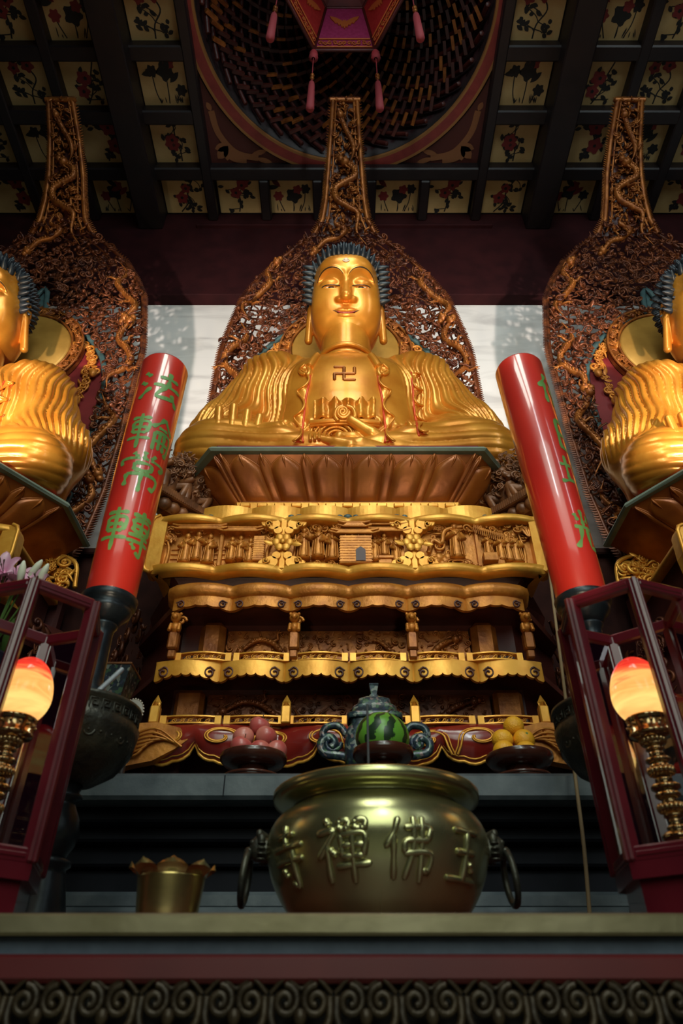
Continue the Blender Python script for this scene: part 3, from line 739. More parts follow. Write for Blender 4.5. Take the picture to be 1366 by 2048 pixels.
def make_statue(name, label):
    root = thing(name, label, 'statue', (0, SY, SZ), 0, 'gilded seated statues')
    b = MB()
    V, Fc = surface_nets(body_sdf, (-1.25, -.85, -.05), (1.25, .65, 1.85), .009)
    Nn = normals(V, Fc); V = V + Nn * fold_disp(V, Nn)[:, None]
    b.add(V, Fc)
    V, Fc = surface_nets(head_local, (-.38, -.42, -.50), (.38, .38, .46), .0062)
    V = V @ HM[:3, :3].T + HM[:3, 3]; b.add(V, Fc)
    # neck rings
    for z0, y0, rx in ((1.185, -.018, .226), (1.262, -.030, .216)):
        a = np.linspace(0, 2 * PI, 40, endpoint=False); b.tube([(rx * math.cos(t), y0 + rx * math.sin(t), z0 - .03 * math.sin(t)) for t in a], .020, 8, closed=True)
    # raised right hand behind the knee: fingers up
    xs_ = (-.805, -.715, -.625, -.545); tops = (.455, .480, .430, .385)
    fl = []
    for i, (x_, t_) in enumerate(zip(xs_, tops)):
        fl.append([((x_ * .6 - .27, -.36, .12), (x_ * .94 - .04, -.41, .29), .036, .034), ((x_ * .94 - .04, -.41, .29), (x_, -.42, t_ - .03), .033, .028)])
    fl.append([((-.53, -.34, .14), (-.45, -.40, .24), .040, .036), ((-.45, -.40, .24), (-.38, -.44, .28), .036, .028)])
    hand_parts(b, fl, ((-.66, -.32, .12), (.15, .07, .13)))
    # left hand in the lap: palm up, the index finger reaching across, thumb and finger closing a ring
    fl = [[((.27, -.45, .05), (.15, -.49, .14), .046, .042), ((.15, -.49, .14), (.025, -.51, .235), .041, .031)],
          [((.22, -.49, .01), (.08, -.53, .03), .042, .036), ((.08, -.53, .03), (-.06, -.53, .035), .036, .028)],
          [((.20, -.50, -.01), (.02, -.54, .0), .040, .034), ((.02, -.54, .0), (-.20, -.52, .085), .034, .022)],
          [((.16, -.44, .06), (.04, -.47, .135), .036, .032), ((.04, -.47, .135), (-.045, -.49, .125), .032, .028), ((-.045, -.49, .125), (-.06, -.51, .05), .028, .024)],
          [((.2, -.48, -.02), (.0, -.53, -.02), .036, .03), ((.0, -.53, -.02), (-.1, -.52, -.015), .03, .024)]]
    hand_parts(b, fl, ((.30, -.42, .03), (.13, .08, .07)))
    b.build('body', M['gold'], root)
    # eyes and painted lines of the face (head space)
    def hp(P): P = np.asarray(P, float); return P @ HM[:3, :3].T + HM[:3, 3]
    hd = lambda P: head_local((P[:, 0], P[:, 1], P[:, 2]))
    def face_pts(pts, lift=0.0):
        P = np.array([(x, -.55, z) for x, z in pts], float)
        for _ in range(60): P[:, 1] += np.clip(hd(P) * .7, -.05, .05)
        P[:, 1] -= lift; return P
    for sx in (-1, 1):
        b = MB(); b.ell(hp([(sx * .127, -.244, .014)])[0], (.062, .036, .018), 14, 8, 0); b.ell(hp([(sx * .122, -.268, .013)])[0], (.026, .014, .016), 10, 6, 1)
        b.build('eye', [M['eye_white'], M['black_line']], root)
        b = MB(); P = face_pts([(sx * (.125 - .072 * math.cos(a)), .014 + .014 * math.sin(a)) for a in np.linspace(.0, PI, 12)], .002); b.tube(hp(P), .0042, 5)
        b.build('eyeliner', M['black_line'], root)
        b = MB(); P = face_pts([(sx * (.125 + .112 * math.cos(a)), .062 + .108 * math.sin(a)) for a in np.linspace(.15, PI * .86, 16)], .001); b.tube(hp(P), np.concatenate([np.linspace(.002, .005, 8), np.linspace(.005, .002, 8)]), 5)
        b.build('eyebrow', M['black_line'], root)
        b = MB(); P = face_pts([(sx * (.062 + .045 * t), -.220 + .008 * math.sin(t * PI) + .022 * t * t) for t in np.linspace(0, 1, 8)], .001); b.tube(hp(P), np.linspace(.006, .001, 8), 5)
        b.build('moustache', M['black_line'], root)
    b = MB()
    b.tube(hp(face_pts([(x, -.219 + .012 * (abs(x) / .08) ** 2) for x in np.linspace(-.080, .080, 14)], -.002)), [.003] + [.0085] * 12 + [.003], 6)
    b.build('lips', M['lip'], root)  # dark red stands in for shade on the gold mouth
    b = MB(); P = face_pts([(0, .235)], .0)[0]; b.ell(hp([P])[0], (.020, .014, .015), 12, 8); b.tube(hp(face_pts([(.026 * math.cos(a), .231 + .016 * math.sin(a)) for a in np.linspace(PI, 2 * PI, 9)], .004)), .005, 5); b.build('urna', M['eye_white'], root)
    # hair: cap and pointed snail curls
    b = MB(); rg = random.Random(3)
    def cap_pt(u, th):
        d = np.array((math.sin(th) * math.cos(u), math.sin(th) * math.sin(u), math.cos(th))); return d
    cc = np.array((0, .06, .13)); rr = np.array((.285, .30, .335))
    pr = []
    a = np.linspace(0, 2 * PI, 41)[:-1]
    P = np.array([[cc + cap_pt(u, th) * rr for th in np.linspace(0.02, 2.05, 16)] for u in a])
    # keep the cap behind the hairline
    keep = lambda q: q[1] > -.12 - .9 * (q[2] - .275) if q[2] < .33 else True
    P2 = P.copy(); msk = (P2[..., 1] < -.06) & (P2[..., 2] < .30); P2[msk] = P2[msk] * np.array((.93, 1, 1)) + np.array((0, .10, 0))
    b.grid(hp(P2.reshape(-1, 3)).reshape(P2.shape), 0, True, closeu=True)
    b.ell(hp([(0, .07, .385)])[0], (.15, .15, .14), 16, 10)
    cone = MB(); cone.lathe([(0, 1.0), (.12, .93), (.27, .72), (.42, .42), (.50, .15), (.46, 0)], 8)
    for i in range(8): 
        z_ = .15 + .1 * i; r_ = max(.1, .50 - .045 * i)
    n_ = 430; ga = PI * (3 - 5 ** .5)
    for i in range(n_):
        zc = 1 - i * (1.62 / n_); th = math.acos(max(-1, zc)); u = i * ga; d = cap_pt(u, th); q = cc + d * rr
        if q[1] < -.10 and q[2] < .27: continue
        if q[1] < .0 and q[2] < .04: continue
        nn = d / rr; nn /= np.linalg.norm(nn)
        zax = Vector(nn); rot = zax.to_track_quat('Z', 'Y').to_matrix().to_4x4()
        m = HEADM @ Matrix.Translation(q - nn * .02) @ rot @ Matrix.Diagonal((.056, .056, .092, 1)); b.merge(cone, m)
    for i in range(60):
        zc = 1 - i * (1.0 / 60); th = math.acos(zc); d = cap_pt(i * ga, th); q = np.array((0, .07, .385)) + d * np.array((.14, .14, .13))
        rot = Vector(d).to_track_quat('Z', 'Y').to_matrix().to_4x4(); b.merge(cone, HEADM @ Matrix.Translation(q) @ rot @ Matrix.Diagonal((.055, .055, .075, 1)))
    # hairline row over the forehead
    for x in np.linspace(-.25, .25, 14):
        zl = .300 - .9 * max(0, abs(x) - .17) ** 1.2; P = face_pts([(x, zl)])[0]
        nn = np.array((x * 1.6, -.55, .85)); nn /= np.linalg.norm(nn)
        b.merge(cone, HEADM @ Matrix.Translation(P + np.array((0, .02, .0))) @ Vector(nn).to_track_quat('Z', 'Y').to_matrix().to_4x4() @ Matrix.Diagonal((.056, .056, .095, 1)))
    for sx in (-1, 1):
        for z_ in np.linspace(-.02, .27, 7):
            q = np.array((sx * (.285 - .12 * max(0, z_ - .2)), -.10 + .02 * (z_ < .1), z_)); nn = np.array((sx * .95, -.25, .12)); nn /= np.linalg.norm(nn)
            b.merge(cone, HEADM @ Matrix.Translation(q) @ Vector(nn).to_track_quat('Z', 'Y').to_matrix().to_4x4() @ Matrix.Diagonal((.055, .055, .095, 1)))
    b.build('hair', M['hair'], root)
    # chest emblem (raised bars on the skin)
    b = MB()
    def bars(lst, w=3.2):
        for (a_, c_) in lst:
            P = on_body([(a_[0] + (c_[0] - a_[0]) * t, a_[1] + (c_[1] - a_[1]) * t) for t in np.linspace(0, 1, 5)], .004); b.tube(P, w * .0036, 4)
    bars([((688, 734), (688, 759)), ((668, 747), (709, 747)), ((688, 734), (669, 734)), ((669, 747), (669, 759)), ((709, 747), (709, 735)), ((688, 759), (710, 759))])
    b.build('chest_emblem', M['gold_old'], root)
    # ruffled robe edges
    def ruffle(path, amp, k, out):
        Q = smooth_path([(p[0], p[1], 0) for p in path], 26)[:, :2]; n = len(Q)
        T = np.gradient(Q, axis=0); T /= np.linalg.norm(T, axis=1)[:, None] + 1e-9; Nr = np.stack([-T[:, 1], T[:, 0]], -1) * out
        t = np.arange(n) / n; wv = np.sin(t * k * 2 * PI)
        rows_ = []
        for j, u in enumerate(np.linspace(0, 1, 6)):
            q = Q + Nr * (u * 10 + u * amp * wv)[:, None] + T * (u * 6 * np.cos(t * k * 2 * PI))[:, None]
            P = on_body(q, .008 + .03 * u * (1 - .45 * u)); P[:, 1] -= .022 * u * (1 + np.cos(t * k * 2 * PI)) * .5
            rows_.append(P)
        G = np.array(rows_); bb = MB(); bb.grid(G, 0, True); bb.grid(G + np.array((0, .014, -.004)), 1, True); bb.tube(G[-1], .0075, 6, 0); bb.tube(G[0], .008, 6, 1)
        return bb
    for sx in (-1, 1):
        cxp = 688
        mp = lambda pts: [(cxp + sx * (x - cxp), y) for x, y in pts]
        bb = ruffle(mp([(757, 728), (757, 760), (764, 795), (768, 830), (772, 868), (770, 884)]), 9, 3.5, -sx)
        bb.build('robe_lapel', [M['gold'], M['red_lining']], root)
        # the big curl at the collar, and the folded back edge over the shoulder
        b = MB()
        c_ = mp([(768, 742)])[0]; sp = spiral_pts(1.4, 15, 4, 26, 2.2 if sx > 0 else .9, sx)
        P = on_body([(c_[0] + q_[0] * .8, c_[1] + q_[2] * .8) for q_ in sp], .015); b.tube(P, np.linspace(.018, .010, 26), 7)
        P = on_body(mp([(742, 712), (750, 722), (757, 733)]), .02); b.tube(P, .028, 7)
        b.build('collar_curl', M['gold'], root)
        if sx > 0:
            bb = ruffle([(822, 745), (826, 780), (828, 815), (834, 850), (838, 872)], 8, 4.5, -1); bb.build('robe_fold', [M['gold'], M['red_lining']], root)
        else:
            b = MB()
    # sash: gathered band, cord and round knot
    b = MB()
    xs2 = np.linspace(628, 752, 120)
    G = []
    for j, (py, lf) in enumerate(((797, .045), (801, .055), (806, .03), (818, .05), (832, .055), (838, .03))):
        w_ = np.sin((xs2 - 690) / 4.1) * (.012 if 0 < j < 5 else .016)
        P = on_body([(x, py + (1.8 * math.sin(x / 2.9) if j < 2 else 0)) for x in xs2], lf); P[:, 1] -= w_; G.append(P)
    b.grid(np.array(G), 0, True)
    P = on_body([(x, 842 + .0008 * (x - 690) ** 2) for x in np.linspace(622, 758, 40)], .045); b.tube(P, .019, 7)
    P = on_body([(x, 847 + .0008 * (x - 690) ** 2) for x in np.linspace(622, 758, 40)], .035); b.tube(P, .014, 7)
    sp = spiral_pts(2.4, 13, 1.5, 46, 0, 1); P = on_body([(686 + q_[0], 824 + q_[2]) for q_ in sp], .075); b.tube(P, .011, 6)
    for sx in (-1, 1):
        P = on_body([(690 + sx * 4, 812), (690 + sx * 16, 818), (690 + sx * 20, 832), (690 + sx * 14, 842)], .07); b.tube(smooth_path(P, 5), .014, 6)
    b.build('sash', M['gold'], root)
    # folds of the skirt below the sash
    b = MB()
    for k in range(5):
        r_ = 16 + 9 * k
        P = on_body([(672 + r_ * math.cos(a_), 874 + r_ * .8 * math.sin(a_)) for a_ in np.linspace(PI * .95, PI * 2.0, 14)], .018); b.tube(P, .011, 6)
    b.build('skirt_folds', M['gold'], root)
    # sleeve hems with ruffles above the knees
    return root
st = make_statue('buddha_statue', 'gilded seated statue in the middle with a chest emblem, above the bronze censer')
SIDE = 2.86
for sx, lb in ((-1, 'gilded seated statue at the left edge, partly cut off, behind the pink lilies'), (1, 'gilded seated statue at the right edge, partly cut off, beyond the glossy red candle')):
    o = copy_tree(st); o.location = (sx * SIDE, SY + .08, SZ); o['label'] = lb
# ================================================================== LOTUS SEAT
ZR = zY(897, 2.84)             # underside line of the rim
def plan(fx, fy, cx_, cy_, by, nf=1):
    """half outline of an eight-sided plan: front half width fx at y=fy, chamfer to (cx_,cy_), back to by"""
    return [(-cx_, by), (-cx_, cy_), (-fx, fy), (fx, fy), (cx_, cy_), (cx_, by)]
def loft(b, secs, mat=0, smooth=False, capb=True, capt=True):
    P = np.array([[(x, y, z) for x, y in pl_] for pl_, z in secs]); b.grid(P[:, ::1], mat, smooth, closev=True)
    if capt: b.poly(P[-1], mat)
    if capb: b.poly(P[0][::-1], mat)
def make_lotus(label, X):
    root = thing('lotus_seat', label, 'lotus seat', (0, 0, 0), 0, 'lotus seats under the statues')
    zb = zY(1006, 3.06); yb = 3.06
    fr, fyr, crx, cry = .78, 2.86, 1.10, 3.30      # rim plan
    fb, cbx, cby = .60, .80, 3.32                   # foot plan
    b = MB()
    loft(b, [(plan(fr, fyr, crx, cry, 3.74), ZR), (plan(fr + .012, fyr - .012, crx + .012, cry, 3.74), ZR + .012), (plan(fr, fyr, crx, cry, 3.74), ZR + .034)])
    b.build('rim', M['sage'], root)
    b = MB(); loft(b, [(plan(fb, yb, cbx, cby, 3.70), zb), (plan(fr - .03, fyr + .03, crx - .03, cry, 3.72), ZR)]); b.build('core', M['lotus'], root)
    b = MB(); loft(b, [(plan(fb + .02, yb - .02, cbx + .02, cby, 3.72), zb - .06), (plan(fb + .03, yb - .03, cbx + .03, cby, 3.72), zb - .02), (plan(fb, yb, cbx, cby, 3.70), zb)])
    for x in np.linspace(-.58, .58, 13): b.box((x, yb - .028, zb - .04), (.06, .02, .03), 0, bev=.006)
    b.build('foot_moulding', M['gold_bright'], root)
    # petals on the front and the two chamfers
    def petal(p0, p1, t0, t1, dep=.030, tipv=.95, shoulder=.66):
        p0, p1, t0, t1 = [np.array(q) for q in (p0, p1, t0, t1)]
        nrm = np.cross(p1 - p0, t0 - p0); nrm /= np.linalg.norm(nrm)
        if nrm[1] > 0: nrm = -nrm
        b = MB(); G = []
        for v in np.linspace(0, 1, 16):
            w = 1.0 if v < shoulder else max(.0, 1 - ((v - shoulder) / (1 - shoulder)) ** 1.8)
            row = []
            for u in np.linspace(-1, 1, 11):
                uu = .5 + .5 * u * w; q = (p0 * (1 - uu) + p1 * uu) * (1 - v * tipv) + (t0 * (1 - uu) + t1 * uu) * v * tipv
                bul = dep * (1 - abs(u) ** 4) ** .5 * (.55 + .45 * math.sin(PI * min(1, v * 1.02)) ** .5) * (1 if v < .98 else .6)
                row.append(q + nrm * (bul + .006))
            G.append(row)
        b.grid(np.array(G), 0)
        # lip curling at the shoulder
        for e in (0, -1): b.tube([G[i][e] for i in range(6, 16)], .006, 5, 0)
        b.tube([G[i][5] + nrm * .001 for i in range(11, 16)], [.001, .004, .007, .009, .004], 5, 0)
        return b
    def face(A, B, TA, TB, n, wf):
        A, B, TA, TB = [np.array(q, float) for q in (A, B, TA, TB)]
        for i in range(n + 1):      # narrow petals between
            c = i / n; w = .17 / n
            a0, a1 = max(.0, c - w / 1.2), min(1, c + w / 1.2)
            petal(A + (B - A) * a0, A + (B - A) * a1, TA + (TB - TA) * a0, TA + (TB - TA) * a1, .016, .97, .72).build('petal', M['lotus'], root)
        for i in range(n):
            c = (i + .5) / n; w = wf / n / 2
            petal(A + (B - A) * (c - w), A + (B - A) * (c + w), TA + (TB - TA) * (c - w), TA + (TB - TA) * (c + w)).build('petal', M['lotus'], root)
    e = .015
    face((-fb, yb - e, zb), (fb, yb - e, zb), (-fr + .03, fyr + .03 - e, ZR), (fr - .03, fyr + .03 - e, ZR), 6, .78)
    for sx in (-1, 1):
        face((sx * cbx, cby, zb), (sx * fb, yb - e, zb), (sx * (crx - .03), cry, ZR), (sx * (fr - .03), fyr + .03 - e, ZR), 2, .8)
    b = MB(); loft(b, [(plan(fr - .06, fyr + .03, crx - .06, cry, 3.72), ZR + .03), (plan(fr - .03, fyr + .01, crx - .03, cry, 3.72), ZR + .05), (plan(fr - .10, fyr + .06, crx - .1, cry, 3.72), ZR + .075)]); b.build('cushion', M['cushion'], root)
    return root
SZ_FIX = ZR + .06
lotus = make_lotus('gilded lotus seat with pointed petals under the middle statue', 0)

# ================================================================== PEDESTAL
def bow_path(hx, y, nb, amp, chx, chy, by, per=10, sag=0.0):
    pts = [(-chx, by), (-chx, chy)]
    w = 2 * hx / nb
    for k in range(nb):
        for t in np.linspace(0, 1, per, endpoint=False):
            x = -hx + (k + t) * w; pts.append((x, y - amp * math.sin(PI * t) ** .8))
    pts.append((hx, y)); pts += [(chx, chy), (chx, by)]
    return np.array(pts)
def offs(P, d):
    T = np.gradient(P, axis=0); T /= np.linalg.norm(T, axis=1)[:, None] + 1e-9; N = np.stack([T[:, 1], -T[:, 0]], -1)
    return P + N * d
def sweep(b, P, prof, mat=0, smooth=False):
    G = []
    for o_, z in prof: q = offs(P, o_) if o_ else P; G.append(np.column_stack([q, np.full(len(q), z)]))
    b.grid(np.array(G)[::-1], mat, smooth)
def figure(b, x, y, z, h, mat=0, rg=None):
    """small carved figure in a long robe, standing on (x,z), facing out of the relief"""
    rg = rg or R; s_ = h
    b.lathe([(0, 0), (.19 * s_, 0), (.17 * s_, .10 * s_), (.14 * s_, .40 * s_), (.155 * s_, .60 * s_), (.14 * s_, .73 * s_), (.06 * s_, .80 * s_)], 9, (x, y, z), mat)
    b.ell((x, y - .02 * s_, z + .88 * s_), (.085 * s_, .085 * s_, .10 * s_), 8, 6, mat); b.ell((x, y, z + .985 * s_), .04 * s_, 6, 4, mat)
    sg = rg.choice((-1, 1))
    for sx in (-1, 1):
        b.tube([(x + sx * .13 * s_, y, z + .70 * s_), (x + sx * .19 * s_, y - .05 * s_, z + .54 * s_), (x + sx * .05 * s_, y - .17 * s_, z + (.52 + .08 * sg * sx) * s_)], [.06 * s_, .065 * s_, .05 * s_], 6, mat)
        b.tube([(x + sx * .07 * s_, y - .13 * s_, z + .5 * s_), (x + sx * .09 * s_, y - .17 * s_, z + .02 * s_)], .022 * s_, 4, mat)
        b.tube([(x + sx * .13 * s_, y - .08 * s_, z + .5 * s_), (x + sx * .16 * s_, y - .10 * s_, z + .03 * s_)], .020 * s_, 4, mat)
        b.tube([(x + sx * .10 * s_, y - .09 * s_, z + .76 * s_), (x, y - .16 * s_, z + .58 * s_)], .018 * s_, 4, mat)
def roof(b, x0, x1, y, z, h, mat=0):
    n = int((x1 - x0) / .013)
    b.prism([(x0 - .02, z), (x0 + .02, z + h), (x1 - .02, z + h), (x1 + .02, z)], y - .045, y, mat)
    for i in range(n + 1):
        x = x0 + (x1 - x0) * i / n; b.tube([(x, y - .05, z), (x * .98 + .02 * (x0 + x1) / 2, y - .03, z + h)], .0045, 4, mat, caps=False)
    b.tube([(x0 - .03, y - .04, z + h + .008), (x0, y - .04, z + h), (x1, y - .04, z + h), (x1 + .03, y - .04, z + h + .008)], .008, 5, mat)
    b.tube([(x0 - .035, y - .05, z + .012), (x0, y - .052, z), (x1, y - .052, z), (x1 + .035, y - .05, z + .012)], .006, 5, mat)
def tree(b, x, y, z, h, rg, mat=0):
    P = smooth_path([(x, y, z), (x + rg.uniform(-.02, .02), y - .015, z + h * .4), (x + rg.uniform(-.03, .03), y - .02, z + h * .8)], 5); b.tube(P, np.linspace(.012, .006, len(P)), 6, mat)
    for i in range(14):
        q = (x + rg.uniform(-.07, .07), y - rg.uniform(.01, .035), z + h * rg.uniform(.62, 1.05)); b.merge(TS[rg.choice((5, 5, 1, 6))], RT(q, rg.uniform(-.3, .3), rg.uniform(0, 6), 0, rg.uniform(.014, .024)), mat)
def scallop_edge(n_, amp, lobes):
    out = []
    for i in range(n_):
        t = i / (n_ - 1); s_ = abs(t - .5) * 2            # ends hang lowest, with lobes
        out.append(-amp * (.60 + .26 * s_ ** 2.0) - amp * .11 * abs(math.sin(lobes * PI * t)) ** .6)
    return out
def skirt(b, hx, y, nb, amp, z0, z1, lobe, mat=0, lin=1, out=0.0):
    """hanging cloud-edged board following the bows"""
    w = 2 * hx / nb; n_ = 50
    for k in range(nb):
        top = []; bot = []; ed = scallop_edge(n_, z0 - z1, lobe)
        base = z1 + (z0 - z1) * 1.0
        for i in range(n_):
            t = i / (n_ - 1); x = -hx + (k + t) * w; yy = y - amp * math.sin(PI * t) ** .8
            top.append((x, yy, z0)); bot.append((x, yy - out, z0 + ed[i]))
        mid = [((a_[0]), a_[1] * .5 + c_[1] * .5, a_[2] * .5 + c_[2] * .5) for a_, c_ in zip(top, bot)]
        b.grid(np.array([bot, mid, top]), mat, False)
        b.grid(np.array([[(x, yy + .02, z) for x, yy, z in bot], [(x, yy + .02, z) for x, yy, z in top]]), mat, False)
        b.grid(np.array([[(x, yy + .02, z) for x, yy, z in bot], bot]), mat, False)
        for sx in (0, 1):              # incised curl near each end of the bow
            t = .14 if sx == 0 else .86; x = -hx + (k + t) * w; yy = y - amp * math.sin(PI * t) ** .8
            h_ = (z0 - z1); sp = spiral_pts(1.15, h_ * .26, h_ * .06, 16, PI / 2, 1 if sx else -1)
            b.tube([(x + q[0], yy - out * .6 - .004, z0 - h_ * .55 + q[2]) for q in sp], .0055, 4, lin)
            b.tube([(x - (w * .12 if sx == 0 else -w * .12) * .6, yy - .003, z0 - h_ * .45), (x, yy - out * .6 - .004, z0 - h_ * .29)], .004, 4, lin)
def rail(b, hx, y, nb, amp, z0, z1, skip=(), mat=0, rg=None):
    rg = rg or R; w = 2 * hx / nb; h = z1 - z0; e = h * .16
    for k in range(nb):
        f = lambda t: (-hx + (k + t) * w, y - amp * math.sin(PI * max(0, min(1, t))) ** .8)
        ts = np.linspace(.02, .98, 12)
        for za, zb in ((z0, z0 + e), (z1 - e, z1)):
            G = []
            for dy, z in ((0, za), (0, zb), (.03, zb), (.03, za), (0, za)): G.append([(f(t)[0], f(t)[1] + dy, z) for t in ts])
            b.grid(np.array(G)[::-1], mat, False)
        for ta, tb in ((.02, .12), (.88, .98)):
            xa, ya = f(ta); xb, yb = f(tb); b.prism([(xa, z0), (xb, z0), (xb, z1), (xa, z1)], min(ya, yb) - .002, max(ya, yb) + .03, mat)
        n_ = 5
        for i in range(n_):
            t = .17 + .66 * (i + .5) / n_; x, yy = f(t); hd = 1 if i % 2 else -1
            sp = spiral_pts(1.3, h * .30, h * .06, 16, rg.uniform(0, 6), hd); b.tube([(x + q[0], yy + .012, (z0 + z1) / 2 + q[2]) for q in sp], h * .055, 5, mat)
            b.tube([(x - w * .07, yy + .014, z0 + e), (x, yy + .008, (z0 + z1) / 2 - hd * h * .1), (x + w * .07, yy + .014, z1 - e)], h * .05, 4, mat)
def carved_plate(b, x0, x1, z0, z1, y, seed, dens=.034, mat=0):
    """dragon and cloud relief on a board"""
    rg = random.Random(seed); b.box(((x0 + x1) / 2, y + .02, (z0 + z1) / 2), (x1 - x0, .04, z1 - z0), mat)
    pts = poisson(900, lambda r_: (r_.uniform(x0 + .01, x1 - .01), r_.uniform(z0 + .01, z1 - .01)), dens, rg, 6)
    scatter(b, [(p[0], y, p[1]) for p in pts], (dens * .36, dens * .58), rg, mat=mat, depth=(0, .008))
    n_ = max(1, int((x1 - x0) / .5))
    for i in range(n_):
        xa = x0 + (x1 - x0) * (i + .12) / n_; xb = x0 + (x1 - x0) * (i + .88) / n_; h = z1 - z0; zc = (z0 + z1) / 2
        path = [(xa + (xb - xa) * t, y - .02, zc + h * .28 * math.sin(t * 7 + i)) for t in np.linspace(0, 1, 7)]
        if i % 2: path = path[::-1]
        dragon(b, path, min(.016, h * .09), mat, 6)

BX = 1.03
def make_pedestal(label):
    root = thing('carved_pedestal', label, 'pedestal', (0, 0, 0), 0, 'carved pedestals under the statues')
    rg = random.Random(21)
    # --- core, stepping back between the tiers
    b = MB()
    zS = .76
    yF = 2.98
    z_t1s, z_t1e = zY(1456, yF), zY(1535, yF)      # red skirt
    z_r1 = zY(1437, yF)
    z_t2s, z_t2e = zY(1330, yF), zY(1367, yF); z_r2 = zY(1313, yF)
    z_t3m, z_t3s, z_t3e = zY(1174, yF), zY(1202, yF), zY(1226, yF)
    z_b0, z_b1 = zY(1146, 2.94), zY(1031, 2.94); z_top = zY(1017, 3.0)
    loft(b, [(plan(.86, 3.20, 1.16, 3.58, 3.78), zS), (plan(.86, 3.20, 1.16, 3.58, 3.78), z_b0 + .05)])
    # shelves (dark undersides)
    for zt, zb_, hx, yy, cx_ in ((z_t1s, z_t1s - .03, .90, yF + .02, 1.26), (z_t2s, z_t2s - .03, .88, yF + .02, 1.20), (z_t3s + .02, z_t3s - .02, .86, yF + .02, 1.16)):
        loft(b, [(plan(hx, yy, cx_, yy + .45, 3.78), zb_), (plan(hx, yy, cx_, yy + .45, 3.78), zt)])
    for x, yy in ((-.80, 3.08), (.80, 3.08), (-1.15, 3.5), (1.15, 3.5)): b.box((x, yy, (zS + z_t1s) / 2), (.12, .12, z_t1s - zS - .02), 0, bev=.01)
    b.build('core', M['wood_dark'], root)
    # --- tier 1: red lacquered cloud board
    hx1, nb1 = .93, 3
    b = MB(); P = bow_path(hx1, yF, nb1, .05, 1.28, yF + .46, 3.76, 28); h = z_t1s - z_t1e
    G = []
    ed = []
    for q in P:
        x = q[0]; t = (x + hx1) / (2 * hx1 / 7); fr_ = t - math.floor(t)
        ed.append(z_t1e + h * .42 * (1 - abs(math.sin(PI * fr_)) ** .55) + h * .05 * (1 - abs(math.sin(3 * PI * fr_))))
    ed = np.array(ed); ed[:2] = z_t1e + .06; ed[-2:] = z_t1e + .06
    for s_, o_ in ((0, 0.0), (.12, .022), (.3, .04), (.55, .04), (.8, .022), (1.0, -.01)):
        q = offs(P, o_); G.append(np.column_stack([q, z_t1s + (ed - z_t1s) * s_]))
    b.grid(np.array(G), 0, True)
    qb = offs(P, -.005); b.grid(np.array([np.column_stack([qb, ed]), np.column_stack([offs(P, -.04), ed + .02])]), 0, False)
    b.build('red_cloud_board', M['red_lacquer'], root)
    b = MB(); q = np.column_stack([offs(P, -.002), ed]); b.tube(q[1:-1], .0075, 5, 0)
    q = np.column_stack([offs(P, .012), ed + .017]); b.tube(q[2:-2], .0035, 4, 0)
    def on1(x, fz):
        t = (x + hx1) / (2 * hx1 / nb1); t -= math.floor(t); z = z_t1s - h * fz; o_ = .044 * math.sin(PI * min(.95, .1 + fz * .85)) ** .8
        return np.array((x, yF - .05 * math.sin(PI * t) ** .8 - o_, z))
    for i in range(8):                  # gold cloud scrolls, a double line each
        x = -hx1 * .84 + i * (hx1 * 1.68) / 7; hd = 1 if i % 2 else -1
        for gap, tk in ((0, .0055), (.013, .0035)):
            pl_ = []
            for t in np.linspace(0, 1, 30):
                a_ = t * 2.1 * PI; r_ = (.065 - .045 * t) + gap * (1 - t * .5)
                pl_.append(on1(x + hd * r_ * math.cos(a_) * 1.15, .40 + r_ * math.sin(a_ * 1.0) / h * -.62))
            pl_ = [on1(x + hd * (.10 + gap), .80), on1(x + hd * (.085 + gap), .62)] + pl_
            b.tube(pl_, tk, 5, 0)
    b.build('gold_scrollwork', M['gold_bright'], root)
    for sx in (-1, 1):                    # gilded fish-like corner mounts
        b = MB(); x0 = sx * .93; 
        pts = [(0, .05), (-.10, .055), (-.20, .03), (-.24, -.02), (-.19, -.06), (-.10, -.11), (0, -.13), (.06, -.15), (.05, -.06), (.03, .02)]
        b.prism([(x0 + sx * px_, z_t1s - h * .35 + pz_) for px_, pz_ in pts][:: (1 if sx > 0 else -1)], yF - .085, yF - .03, 0)
        for k in range(7): b.tube(smooth_path([(x0 + sx * (-.22 + .02 * k), yF - .095, z_t1s - h * .35 - .02 + .012 * (k - 3)), (x0 + sx * (-.10 + .01 * k), yF - .105, z_t1s - h * .35 + .02 - .018 * k), (x0 + sx * .03, yF - .09, z_t1s - h * .35 - .02 - .012 * k)], 5), .006, 5, 0)
        b.ell((x0 + sx * .0, yF - .10, z_t1s - h * .35 - .06), (.035, .03, .035), 10, 6, 0); b.ell((x0 + sx * .0, yF - .13, z_t1s - h * .35 - .055), .012, 8, 5, 0)
        sp = spiral_pts(1.5, .032, .006, 20, 0, sx); b.tube([(x0 + sx * .045 + q_[0], yF - .095, z_t1s - h * .35 - .125 + q_[2]) for q_ in sp], .008, 5, 0)
        b.build('corner_mount', M['gold_carved'], root)
    # --- rails, posts, boards
    b = MB(); rail(b, .84, yF - .035, 6, .02, z_t1s + .002, z_r1 - .004, mat=0, rg=rg); b.build('openwork_rail', M['gold_bright'], root)
    b = MB(); sweep(b, bow_path(.90, yF - .01, 6, .02, 1.28, yF + .44, 3.76)[2:-2], [(-.05, z_t1s - .01), (0, z_t1s - .01), (.0, z_t1s + .002), (-.05, z_t1s + .002)]); b.build('ledge', M['gold_old'], root)
